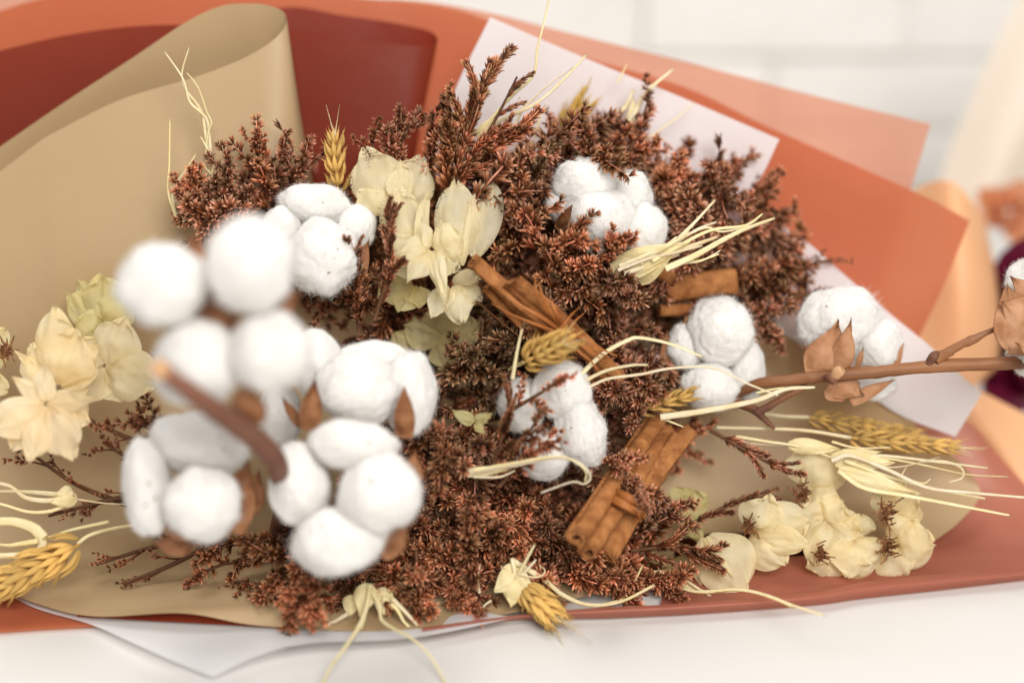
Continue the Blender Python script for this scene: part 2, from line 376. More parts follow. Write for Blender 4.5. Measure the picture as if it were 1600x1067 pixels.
# tan sheet: horn-shaped roll at the upper left, belly behind the flowers, lip lying on the table
sheet('wrapping_sheet', [
    [(-60, 312, -.024), (0, 268, -.024), (60, 222, -.024), (90, 204, -.024), (190, 155, -.024), (300, 122, -.024), (370, 96, -.024), (408, 76, -.024), (434, 56, -.025), (447, 36, -.027), (444, 20, -.030), (420, 9, -.032), (390, 6, -.033), (345, 10, -.034), (290, 35, -.034), (200, 95, -.034), (100, 160, -.034), (0, 229, -.034), (-60, 270, -.034)],
    [(-60, 480, -.022), (0, 470, -.022), (60, 450, -.021), (100, 440, -.020), (200, 410, -.019), (320, 350, -.018), (395, 300, -.018), (435, 260, -.019), (462, 225, -.024), (471, 205, -.031), (470, 190, -.040), (452, 180, -.048), (420, 175, -.052), (370, 180, -.055), (300, 210, -.056), (210, 260, -.057), (100, 330, -.057), (0, 400, -.057), (-60, 430, -.057)],
    [(-60, 640, -.050), (0, 640, -.050), (60, 620, -.050), (110, 600, -.050), (220, 560, -.049), (340, 500, -.046), (420, 440, -.042), (460, 400, -.040), (488, 360, -.041), (497, 340, -.045), (496, 330, -.050), (480, 325, -.056), (450, 330, -.060), (400, 340, -.062), (320, 370, -.064), (220, 420, -.064), (110, 480, -.064), (0, 540, -.064), (-60, 560, -.064)]],
    M['tan'], 'tan kraft sheet rolled into a wide horn at upper left', 150, 46, 0.0005, 4)
sheet('wrapping_sheet', [
    [(-80, 560, -.054), (100, 520, -.056), (300, 420, -.060), (500, 380, -.063), (700, 370, -.064), (900, 380, -.064), (1080, 420, -.063)],
    [(-80, 740, -.046), (100, 740, -.050), (300, 700, -.056), (500, 660, -.062), (700, 640, -.065), (880, 640, -.065), (1060, 660, -.062)],
    [(-80, 850, -.028), (100, 850, -.032), (290, 840, -.040), (480, 820, -.046), (680, 800, -.048), (850, 800, -.048), (1020, 810, -.048)],
    [(-80, 885, -.002), on(60, 915, .006), on(270, 918, .006), on(450, 922, .006), on(640, 925, .006), (820, 915, .0), (990, 910, -.004)],
    [on(-80, 890, .012), on(60, 944, .006), on(150, 963, .006), on(285, 958, .011), on(400, 977, .006), on(560, 986, .005), on(688, 980, .005)]],
    M['tan'], 'tan kraft sheet opening under the cotton at lower left, wavy front lip', 70, 60, 0.0004, 5, floor=.0042)
sheet('wrapping_sheet', [
    [(655, 265, -.050), (690, 190, -.046), (722, 115, -.044), (766, 27, -.043)],
    [(800, 330, -.054), (830, 260, -.051), (860, 185, -.048), (900, 85, -.045)],
    [(920, 390, -.058), (970, 320, -.053), (1020, 240, -.047), (1060, 150, -.045)],
    [(1040, 440, -.058), (1100, 370, -.054), (1180, 290, -.048), (1218, 218, -.044)]],
    M['white'], 'milky white glassine sheet with square corner rising above the statice', 60, 50, 0.0012, 6)
sheet('wrapping_sheet', [
    [(1130, 300, -.056), (1238, 360, -.053), (1330, 438, -.050), (1400, 498, -.048), (1460, 547, -.046), (1534, 616, -.044)],
    [(1120, 380, -.056), (1210, 430, -.054), (1300, 500, -.052), (1370, 550, -.049), (1430, 600, -.047), (1510, 655, -.045)],
    [(1100, 460, -.058), (1190, 500, -.056), (1280, 560, -.054), (1350, 610, -.050), (1410, 650, -.048), (1493, 682, -.046)]],
    M['white'], 'milky white glassine sheet whose blunt corner pokes out beyond the cotton branch', 50, 30, 0.0010, 7)
sheet('wrapping_sheet', [
    [(900, 260, -.055), (1040, 300, -.056), (1150, 420, -.060), (1290, 560, -.055), (1390, 622, -.050), (1440, 672, -.046), (1500, 720, -.044)],
    [(940, 500, -.064), (1040, 520, -.065), (1140, 560, -.066), (1260, 640, -.062), (1380, 700, -.054), (1450, 730, -.050), (1532, 768, -.045)],
    [(980, 780, -.050), (1060, 790, -.054), (1150, 790, -.056), (1260, 790, -.054), (1360, 790, -.050), (1430, 800, -.044), (1500, 815, -.036)],
    [(990, 880, -.018), (1070, 890, -.022), (1150, 900, -.026), (1240, 890, -.030), (1330, 880, -.030), (1390, 868, -.030), (1450, 852, -.030)]],
    M['tan'], 'tan kraft sheet behind the wheat and cream bracts at lower right', 60, 46, 0.0008, 8)
sheet('wrapping_sheet', [
    [(1180, 650, -.072), (1330, 640, -.070), (1440, 640, -.068), (1512, 658, -.066), (1560, 710, -.064), (1612, 768, -.060)],
    [(1100, 780, -.066), (1250, 780, -.066), (1400, 790, -.062), (1500, 800, -.055), (1570, 815, -.048), (1640, 840, -.042)],
    [(1050, 890, -.030), (1200, 890, -.034), (1330, 880, -.032), (1440, 870, -.028), (1540, 868, -.026), (1640, 868, -.024)],
    [on(1030, 952, .004), on(1200, 944, .004), on(1330, 929, .004), on(1440, 917, .004), on(1540, 906, .004), on(1640, 896, .004)]],
    M['terra_dusty'], 'terracotta sheet under the wheat at lower right, curving down to the table', 60, 46, 0.0008, 9)
sheet('wrapping_sheet', [
    [on(660, 980, .006), on(800, 962, .006), on(940, 949, .006), on(1066, 943, .006), on(1266, 926, .006), on(1350, 909, .006), on(1480, 896, .006), on(1640, 882, .006)],
    [on(660, 984, .007), on(800, 965, .006), on(940, 956, .006), on(1066, 950, .006), on(1266, 935, .006), on(1350, 921, .006), on(1480, 908, .006), on(1640, 894, .006)],
    [on(660, 990, .0015), on(800, 970, .0015), on(940, 966, .0015), on(1066, 960, .0015), on(1266, 945, .0015), on(1350, 934, .0015), on(1480, 920, .0015), on(1640, 901, .0015)]],
    M['terra_dusty'], 'narrow terracotta lip folded along the table edge of the bouquet', 90, 10, 0.0003, 10)
sheet('wrapping_sheet', [
    [on(-80, 885, .004), on(10, 925, .003), on(60, 940, .002), on(150, 958, .002)],
    [on(-80, 940, .003), on(10, 955, .002), on(60, 962, .0018), on(150, 968, .0018)],
    [on(-80, 992, .0015), on(10, 987, .0015), on(70, 983, .0015), on(150, 979, .0015)]],
    M['terra'], 'red corner lying flat on the table at the lower left frame edge', 40, 14, 0, 11)
sheet('wrapping_sheet', [
    [on(120, 955, .005), on(220, 955, .005), on(300, 950, .007), on(380, 970, .005), on(440, 978, .004)],
    [on(120, 963, .0038), on(220, 969, .004), on(300, 973, .0045), on(370, 977, .004), on(440, 982, .0036)]],
    M['terra_shaded'], 'thin dark red strip under the wavy tan lip', 40, 8, 0, 17, floor=.003)
sheet('wrapping_sheet', [
    [on(18, 932, .0035), on(60, 952, .003), on(140, 975, .003), on(200, 1001, .004), on(260, 1028, .004), on(332, 1058, .003)],
    [on(60, 938, .003), on(150, 955, .0028), on(250, 968, .0028), on(330, 990, .004), on(380, 1012, .006), on(404, 1024, .007)],
    [on(120, 940, .0026), on(250, 950, .0026), on(400, 965, .0028), on(470, 985, .004), on(482, 996, .006), on(486, 1005, .008)],
    [on(300, 930, .0026), on(400, 940, .0026), on(520, 955, .003), on(600, 975, .004), on(620, 988, .005), on(640, 997, .006)],
    [on(420, 920, .0026), on(560, 925, .0026), on(680, 935, .003), on(740, 950, .004), on(780, 961, .005), on(815, 963, .005)]],
    M['white'], 'white glassine sheet with a pointed corner lying on the table at lower left', 60, 40, 0.0002, 12, floor=.0022)

# ------------------------------------------------------------------ out-of-focus neighbours behind the bouquet, right
sheet('wrapping_sheet', [
    [(1390, 330, -.17), (1440, 290, -.145), (1490, 285, -.125), (1530, 330, -.135), (1542, 350, -.16)],
    [(1370, 430, -.17), (1440, 415, -.140), (1500, 415, -.115), (1550, 440, -.130), (1562, 470, -.16)],
    [(1360, 540, -.16), (1430, 540, -.135), (1500, 545, -.115), (1552, 550, -.130), (1562, 560, -.16)],
    [(1370, 630, -.13), (1420, 625, -.120), (1470, 618, -.115), (1520, 605, -.125), (1540, 592, -.15)]],
    M['peach'], 'peach paper roll standing behind the terracotta corner, blurred', 40, 20, 0, 13, group='blurred neighbouring bouquet')
sheet('wrapping_sheet', [
    [(1490, 600, -.112), (1530, 610, -.108), (1580, 635, -.102), (1640, 665, -.10)],
    [(1500, 660, -.108), (1540, 670, -.095), (1590, 700, -.088), (1660, 720, -.085)],
    [(1500, 700, -.112), (1550, 720, -.095), (1610, 770, -.075), (1680, 800, -.07)]],
    M['peach'], 'peach paper sheet lying at the right edge below the burgundy flower', 30, 20, 0, 14, group='blurred neighbouring bouquet')
sheet('wrapping_sheet', [
    [(1450, 330, -.30), (1500, 200, -.31), (1560, 60, -.32), (1600, -20, -.33)],
    [(1530, 340, -.28), (1580, 220, -.28), (1640, 100, -.29), (1680, 0, -.30)],
    [(1600, 360, -.30), (1650, 240, -.30), (1720, 120, -.30), (1780, 20, -.31)]],
    M['beige'], 'pale beige paper cone far behind against the brick wall', 30, 20, 0.002, 15, group='blurred neighbouring bouquet')

def rosette(name, c, rpx, mat, label, cat, n, seed, grp='blurred neighbouring bouquet'):
    rnd = random.Random(seed); root = thing(name, at(*c), label, cat, grp)
    for k in range(n):
        a = k * 2.4; f = (k + 1) / n; rr = rpx * (0.35 + 0.75 * f)
        mbp = MB(); petal(mbp, (c[0] + 0.1 * rpx * math.cos(a), c[1] + 0.1 * rpx * math.sin(a), c[2]), (c[0] + rr * math.cos(a), c[1] + rr * math.sin(a), c[2] + 0.02 * (1 - f)), rpx * (0.6 + 0.5 * f), cup=-0.5, curl=0.25, ruffle=0.2, seed=seed * 50 + k, nu=8, nv=6)
        mbp.build('petal', mat, root)
rosette('burgundy_flower', (1622, 520, -.17), 140, M['burgundy'], 'dark burgundy blurred flower at the right edge behind the cotton boll', 'flower', 16, 5)
rosette('orange_flower', (1578, 330, -.24), 58, M['orange_petal'], 'orange blurred flower at the right edge above the burgundy one', 'flower', 14, 6)

# ------------------------------------------------------------------ cotton
def locule_mesh(seed):
    import bmesh
    rnd = random.Random(seed); bm = bmesh.new(); bmesh.ops.create_icosphere(bm, subdivisions=5, radius=1.0)
    off = Vector((seed * 7.3, seed * 3.1, seed))
    for v in bm.verts:
        p = v.co.normalized()
        d = 1 + 0.14 * noise.noise(p * 1.4 + off) + 0.030 * noise.noise(p * 3.3 + off) + 0.010 * noise.noise(p * 8 + off)
        cr = 0.0
        for o_, fr in ((off, 1.7), (off * 1.9 + Vector((5, 1, 2)), 2.6)): cr += max(0.0, 0.16 - abs(noise.noise(p * fr + o_)))
        v.co = p * (d - 0.22 * cr + 0.02)
    me = bpy.data.meshes.new('locule'); bm.to_mesh(me); 
    pts = [(v.co.copy(), v.normal.copy()) for v in bm.verts]; bm.free()
    me.polygons.foreach_set('use_smooth', [True] * len(me.polygons)); me.materials.append(M['cotton'])
    mb = MB()
    for k in range(4200):
        p, nrm = rnd.choice(pts)
        p = p + Vector((rnd.gauss(0, .03), rnd.gauss(0, .03), rnd.gauss(0, .03)))
        t = nrm.cross(Vector((rnd.gauss(0, 1), rnd.gauss(0, 1), rnd.gauss(0, 1)))).normalized()
        d = (nrm * rnd.uniform(0.12, 0.75) + t * 0.9).normalized(); ln = rnd.uniform(0.10, 0.26) * (1.7 if rnd.random() < 0.08 else 1); bend = nrm * rnd.uniform(-0.9, 0.25) + t.cross(nrm) * rnd.uniform(-0.8, 0.8)
        w = rnd.uniform(0.0040, 0.0085); side = d.cross(nrm).normalized(); prev = None
        q = p - nrm * 0.02
        for s in range(4):
            ww = w * (1 - 0.28 * s)
            a = mb.add(q + side * ww); b = mb.add(q - side * ww)
            if prev: mb.f.append((prev[0], a, b, prev[1]))
            prev = (a, b); q = q + d * (ln / 3); d = (d + bend * 0.45).normalized()
    return me, mb.mesh('fuzz', M['fuzz'])
LOC = [locule_mesh(s) for s in range(1, 8)]

def boll(label, locs, w, burs=(), stem=None, bur_mat='bur', seed=0, zs=0.85):
    rnd = random.Random(seed)
    cx = sum(l[0] + l[2] for l in locs) / 2 / len(locs); cy = sum(l[1] + l[3] for l in locs) / 2 / len(locs)
    root = thing('cotton_boll', at(cx, cy, w - 0.02), label, 'cotton boll', 'open cotton bolls in the bouquet')
    for n, l in enumerate(locs):
        x0, y0, x1, y1 = l[:4]; dw = l[4] if len(l) > 4 else 0.0; ang = RAD(l[5]) if len(l) > 5 else 0.0
        k = SCL * (DIST - w - dw) / DIST
        rx = (x1 - x0) / 2 * k; ry = (y1 - y0) / 2 * k; rz = zs * (rx + ry) / 2
        c = at((x0 + x1) / 2, (y0 + y1) / 2, w + dw)
        rx *= 0.99; ry *= 0.99
        turn = rnd.randrange(4)
        if turn % 2: rx, ry = ry, rx
        q = (Matrix((RIGHT, UP, BACK)).transposed() @ Matrix.Rotation(ang + turn * math.pi / 2, 3, 'Z')).to_quaternion()
        me, fz = LOC[(n * 2 + seed * 3) % len(LOC)]
        o = link_mesh('locule', me, root, Matrix.LocRotScale(c - base_loc(root), q, Vector((rx, ry, rz))))
        f = link_mesh('fuzz', fz, o); f['kind'] = 'stuff'
    mbc = MB()
    for q in range(4):
        l = rnd.choice(locs); u, v = rnd.uniform(-.5, .5), rnd.uniform(-.5, .5)
        rz = .85 * (l[2] - l[0] + l[3] - l[1]) / 4 * SCL
        c = at((l[0] + l[2]) / 2 + u * (l[2] - l[0]) / 2, (l[1] + l[3]) / 2 + v * (l[3] - l[1]) / 2, w + (l[4] if len(l) > 4 else 0) + rz * math.sqrt(max(.1, 1 - u * u - v * v)) * .98)
        d = Vector((rnd.gauss(0, 1), rnd.gauss(0, 1), rnd.gauss(0, 1))).normalized() * rnd.uniform(.0005, .0012)
        tube(mbc, [c - d, c, c + d + BACK * .0002], [.0001, .00035, .0001], 5)
    mbc.build('husk_crumb', M['bur'], root)['kind'] = 'stuff'
    for n, b in enumerate(burs):
        mbp = MB(); petal(mbp, b[0], b[1], b[2], roll=b[3] if len(b) > 3 else 0, cup=b[4] if len(b) > 4 else 0.45, curl=b[5] if len(b) > 5 else 0.12, ruffle=0.10, shape=2, seed=seed * 31 + n, thick=0.0006)
        mbp.build('bur', M[bur_mat], root)
    if stem:
        mbs = MB(); Q = catmull([at(*p[:3]) for p in stem], 24); R = catmull([Vector((p[3] * SCL, 0, 0)) for p in stem], 24)
        tube(mbs, Q, [r.x for r in R], 10, bumpy=0.25, seed=seed); mbs.build('stem', M['branch_dark'], root)
    return root

near_boll = boll('large blurred white cotton boll nearest the viewer at left, four round locks', [(184, 381, 322, 512, 0, 0), (318, 338, 462, 490, .004), (240, 500, 374, 634, -.006), (356, 486, 484, 614, -.002)], .112,
     [((330, 500, .095), (300, 365, .092), 60), ((350, 520, .100), (345, 462, .104), 46), ((400, 500, .095), (476, 455, .10), 60), ((390, 660, .095), (385, 590, .108), 55)],
     [(252, 578, .127, 10), (300, 614, .123, 12), (350, 652, .112, 14), (395, 682, .092, 16), (432, 724, .076, 14), (440, 780, .03, 12), (430, 830, -.01, 10)], seed=1)
boll('white cotton boll with three locks at lower left beside the tan lip', [(232, 645, 388, 744, -.004, -8), (193, 684, 268, 836, .002, 4), (256, 730, 374, 845, .010)], .060,
     [((360, 830, .045), (392, 712, .052), 62), ((385, 800, .04), (405, 735, .04), 46), ((300, 850, .045), (235, 848, .050), 44), ((285, 845, .05), (268, 800, .066), 46), ((215, 720, .04), (190, 740, .045), 36)], seed=2)
boll('plump white cotton boll with two dark upright burs beneath the large blurred boll', [(494, 552, 624, 664, .010), (598, 546, 682, 680, .0), (456, 516, 532, 628, .0), (524, 532, 640, 600, -.006), (400, 600, 470, 704, -.02)], .034,
     [((482, 672, .048), (494, 588, .052), 38, 0, 0.7), ((632, 684, .044), (632, 598, .050), 36, 0, 0.7), ((470, 665, .04), (438, 618, .046), 18, .4)], seed=3)
boll('white cotton boll with four locks around a dark centre at bottom left', [(482, 656, 622, 738, .002, -5), (422, 692, 514, 820, -.002, 6), (530, 710, 657, 834, .012), (455, 792, 602, 899, .008, 12)], .058,
     [((590, 862, .050), (646, 805, .058), 60), ((610, 850, .052), (578, 820, .070), 40), ((600, 730, .05), (590, 692, .062), 44), ((640, 760, .04), (650, 700, .045), 40)], seed=4)
boll('soft white cotton boll tucked between left statice and cream bracts', [(432, 288, 548, 354, -.004), (446, 342, 564, 462, .008), (526, 320, 588, 392, .0), (410, 322, 470, 388, .0)], .004,
     [((555, 440, .004), (578, 372, .006), 30)], seed=5)
boll('white cotton boll at upper right in front of the glassine sheet', [(864, 245, 968, 334, .000), (940, 265, 1020, 352, -.002), (882, 296, 1000, 388, .004), (968, 318, 1042, 402, .003, -10), (850, 292, 910, 348, -.002), (912, 356, 975, 402, .0)], -.006,
     [((872, 358, -.004), (897, 315, .010), 22, 0, .6), ((962, 392, .002), (984, 360, .010), 24, 0, .6)], seed=6)
boll('sharp white cotton boll right of centre below the wheat ear', [(832, 563, 924, 655, .004, -10), (870, 616, 948, 730, .003, 14), (778, 590, 854, 678, -.002), (806, 672, 890, 750, .0)], .008,
     [((905, 700, -.008), (905, 660, .0), 30), ((800, 720, -.004), (880, 700, .006), 26)], seed=7)
boll('white cotton boll with raised upper lock between cinnamon and branch', [(1042, 505, 1102, 580, -.002), (1074, 462, 1180, 572, .002, 22), (1140, 532, 1195, 625, -.003), (1064, 568, 1156, 642, .002), (1018, 552, 1050, 582, -.006)], -.022,
     [((1050, 590, -.026), (1040, 510, -.022), 36), ((1075, 520, -.026), (1070, 488, -.020), 18), ((1180, 560, -.03), (1165, 500, -.026), 26)], seed=8)
boll('white cotton boll cupped in a tan bract on the branch', [(1248, 448, 1380, 556, .0, 8), (1330, 498, 1412, 580, .002), (1320, 580, 1402, 626, .004)], -.026,
     [((1285, 588, -.010), (1310, 500, -.006), 90, 0, .5, .02), ((1310, 585, -.008), (1328, 496, .000), 44, 0, .7), ((1285, 580, -.012), (1256, 540, -.012), 50), ((1300, 590, -.010), (1350, 618, -.010), 60), ((1330, 628, -.012), (1398, 592, -.008), 26), ((1340, 575, -.008), (1349, 542, -.004), 12), ((1400, 575, -.02), (1412, 535, -.018), 12), ((1300, 600, -.010), (1320, 628, -.012), 50)], bur_mat='bract', seed=9)
boll('half seen cotton boll in a pale ragged bract at the right frame edge', [(1574, 400, 1660, 478, -.006), (1576, 520, 1660, 590, .002), (1590, 450, 1680, 540, -.004)], .0,
     [((1600, 540, .012), (1570, 445, .012), 90, 0, .5), ((1620, 500, .014), (1562, 470, .016), 70, 0, .4), ((1610, 520, .012), (1572, 555, .012), 60), ((1620, 470, .006), (1578, 432, .006), 40), ((1640, 560, .02), (1585, 535, .02), 40)], bur_mat='bract', seed=10)

# long bare cotton branch
root = thing('cotton_branch', at(1140, 640, -.02), 'long brown woody branch running off to the right edge', 'branch')
def limb(name, pts, root, mat, n=30, sides=12, bumpy=0.22, seed=1):
    mbx = MB(); Q = catmull([at(*p[:3]) for p in pts], n); R = catmull([Vector((p[3] * SCL, 0, 0)) for p in pts], n)
    tube(mbx, Q, [r.x for r in R], sides, bumpy=bumpy, seed=seed); return mbx.build(name, M[mat], root)
limb('main_stem', [(1660, 566, .006, 10.5), (1560, 568, .004, 10.5), (1450, 573, .000, 10), (1380, 580, -.003, 10), (1315, 585, -.006, 10.5), (1250, 592, -.010, 9.5), (1180, 602, -.016, 9), (1110, 640, -.04, 8)], root, 'branch', 50)
limb('side_twig', [(1463, 562, .002, 9), (1500, 540, .005, 6.5), (1520, 531, .006, 7.5), (1540, 521, .007, 4.5), (1575, 505, .008, 4)], root, 'branch')
limb('side_twig', [(1262, 602, -.012, 5), (1220, 624, -.014, 5.5), (1188, 642, -.016, 7), (1172, 636, -.018, 8), (1150, 628, -.022, 7)], root, 'branch', seed=4)
limb('side_twig', [(1180, 640, -.016, 8), (1196, 656, -.016, 5), (1211, 670, -.015, 3)], root, 'branch', seed=5)
limb('knot', [(1300, 592, .002, 5), (1310, 582, .005, 9), (1318, 577, .006, 6)], root, 'cut', 10, seed=6)
limb('knot', [(1290, 590, -.002, 5), (1300, 592, .003, 8), (1304, 598, .003, 5)], root, 'branch_dark', 10, seed=7)
limb('knot', [(1452, 566, .002, 6), (1460, 556, .004, 7), (1466, 550, .003, 3)], root, 'branch_dark', 10, seed=8)
limb('cut_end', [(240, 571, .128, 6), (247, 575, .129, 11.5), (256, 581, .127, 11)], near_boll, 'cut', 10, seed=9)

# ------------------------------------------------------------------ statice sprigs
def floret(mb, p, d, size, rnd, opened):
    d = d.normalized(); x = d.orthogonal().normalized(); x = Quaternion(d, rnd.uniform(0, 6.28)) @ x; y = d.cross(x); r = rnd.random()
    n = 5
    for k in range(n):
        a = 2 * math.pi * k / n + rnd.uniform(-.2, .2); o = x * math.cos(a) + y * math.sin(a); s = d.cross(o)
        h = size * rnd.uniform(0.85, 1.15); fl = opened * rnd.uniform(0.7, 1.2)
        b0 = mb.add(p + o * size * .07 - s * size * .06, 0, r); b1 = mb.add(p + o * size * .07 + s * size * .06, 0, r)
        m0 = mb.add(p + d * h * .55 + o * size * (.12 + .18 * fl) - s * size * .105, .55, r); m1 = mb.add(p + d * h * .55 + o * size * (.12 + .18 * fl) + s * size * .105, .55, r)
        u0 = mb.add(p + d * h * .80 + o * size * (.16 + .40 * fl) - s * size * .085, .85, r); u1 = mb.add(p + d * h * .80 + o * size * (.16 + .40 * fl) + s * size * .085, .85, r)
        t = mb.add(p + d * h * (1.05 - .15 * fl) + o * size * (.18 + .62 * fl), 1, r)
        mb.f += [(b0, b1, m1, m0), (m0, m1, u1, u0), (u0, u1, t)]
    for k in range(2):       # scale leaves at the foot
        a = rnd.uniform(0, 6.28); o = x * math.cos(a) + y * math.sin(a); s = d.cross(o)
        b0 = mb.add(p - s * size * .10, 0, r); b1 = mb.add(p + s * size * .10, 0, r); m = mb.add(p + d * size * .35 + o * size * .28, .3, r); t = mb.add(p + d * size * .75 + o * size * .34, .5, r)
        mb.f += [(b0, b1, m), (b0, m, t), (b1, t, m)]

def spike_mesh(seed, style):
    """one flower spike, 1 unit long along +Z"""
    rnd = random.Random(seed); mb = MB()
    bend = Vector((rnd.uniform(-.25, .25), rnd.uniform(.05, .40), 0))
    path = lambda f: Vector((bend.x * f * f, bend.y * f * f, f * (1 - .12 * f)))
    tube(mb, [path(i / 7) for i in range(8)], [.030 * (1 - .6 * i / 7) for i in range(8)], 4, ref=Vector((1, 0, 0)))
    nodes, per, size, op = {'dense': (8, 3, .265, .70), 'mid': (8, 2, .25, .55), 'thin': (12, 2, .215, .26), 'bare': (4, 2, .18, .5)}[style]
    for k in range(nodes):
        f = (.12 if style != 'bare' else .55) + (.88 if style != 'bare' else .45) * k / (nodes - 1)
        p = path(f); tg = (path(min(1, f + .05)) - path(f - .05)).normalized()
        for j in range(per):
            if style == 'thin': az = 1.57 + (1 if (k + j) % 2 else -1) * .95 + rnd.uniform(-.3, .3); lean = rnd.uniform(.35, .65)
            else: az = rnd.uniform(0, 6.28); lean = rnd.uniform(.45, 1.15)
            o = Vector((math.cos(az), math.sin(az), 0)); o = (o - tg * o.dot(tg)).normalized()
            d = tg * math.cos(lean) + o * math.sin(lean)
            sz = size * rnd.uniform(.75, 1.2) * (1 - .30 * f)
            floret(mb, p + d * rnd.uniform(.01, .09 if style == 'dense' else .03), d, sz, rnd, op * rnd.uniform(.6, 1.2))
    if style == 'bare':
        for k in range(3):
            f = rnd.uniform(.2, .7); p = path(f); a = rnd.uniform(0, 6.28); d = Vector((math.cos(a) * .7, math.sin(a) * .7, .7))
            tube(mb, [p, p + d * .10, p + d * .16 + Vector((0, 0, .03))], [.018, .014, .02], 4, ref=Vector((0, 1, .1)))
    return mb.mesh('flower_spike', M['floret'])
SPK = {st: [spike_mesh(100 * i + s, st) for s in range(6 if st != 'bare' else 4)] for i, st in enumerate(('dense', 'mid', 'thin', 'bare'))}
TINT = {'rose': (1.0, .95, .95, 1), 'salmon': (1.22, 1.0, .88, 1), 'brown': (.84, .78, .72, 1), 'beige': (.66, .76, .68, 1), 'rust': (.86, .78, .66, 1)}
SG = 'dried statice sprigs in the bouquet'
def sprig(base, tip, label, n=8, sl=110, style='dense', tint='rose', spread=.75, seed=0, lone=False):
    """base/tip (px,py,w) of the flowering head; sl = spike length in px"""
    rnd = random.Random(seed * 13 + 5); A = at(*base); B_ = at(*tip); A.z = max(A.z, .004); B_.z = max(B_.z, .008); ax = (B_ - A); L_ = ax.length; ax.normalize()
    root = thing('statice_sprig', A, label, 'dried flower', SG)
    side = ax.orthogonal().normalized(); side = Quaternion(ax, rnd.uniform(0, 6.28)) @ side
    mid = A + ax * L_ * .5 + side * L_ * rnd.uniform(.03, .10)
    Q = catmull([A, mid, B_], 10); mbs = MB(); tube(mbs, Q, [(.0013 if style == 'bare' else .0009) * (1 - .06 * i) for i in range(10)], 5, ref=side)
    mbs.build('stem', M['stem'], root)
    tc = TINT[tint]; az0 = rnd.uniform(0, 6.28)
    for k in range(n):
        f = (.10 + .88 * k / max(1, n - 1)) if n > 1 else .35
        if k == n - 1: f = .72
        x = f * 9; i = min(8, int(x)); p = Q[i].lerp(Q[i + 1], x - i); tg = (Q[min(9, i + 1)] - Q[max(0, i - 1)]).normalized()
        az = az0 + 2.4 * k; o = Quaternion(tg, az) @ tg.orthogonal().normalized()
        an = 0.05 if k == n - 1 else spread * (1.1 - .5 * f) * rnd.uniform(.7, 1.15)
        d = tg * math.cos(an) + o * math.sin(an)
        ln = sl * SCL * (1.05 - .35 * f) * rnd.uniform(.75, 1.15)
        if k == n - 1: ln = max(ln, L_ * .30)
        me = rnd.choice(SPK[style])
        ob = link_mesh('flower_spike', me, root)
        ob.location = p - A; ob.rotation_mode = 'QUATERNION'; ob.rotation_quaternion = rot_to(d, rnd.uniform(0, 6.28)); wd = rnd.uniform(.85, 1.15)
        ob.scale = (ln * wd, ln * wd, ln)
        g = rnd.uniform(.62, 1.25); ob.color = (tc[0] * g, tc[1] * g, tc[2] * g, 1)
    return root
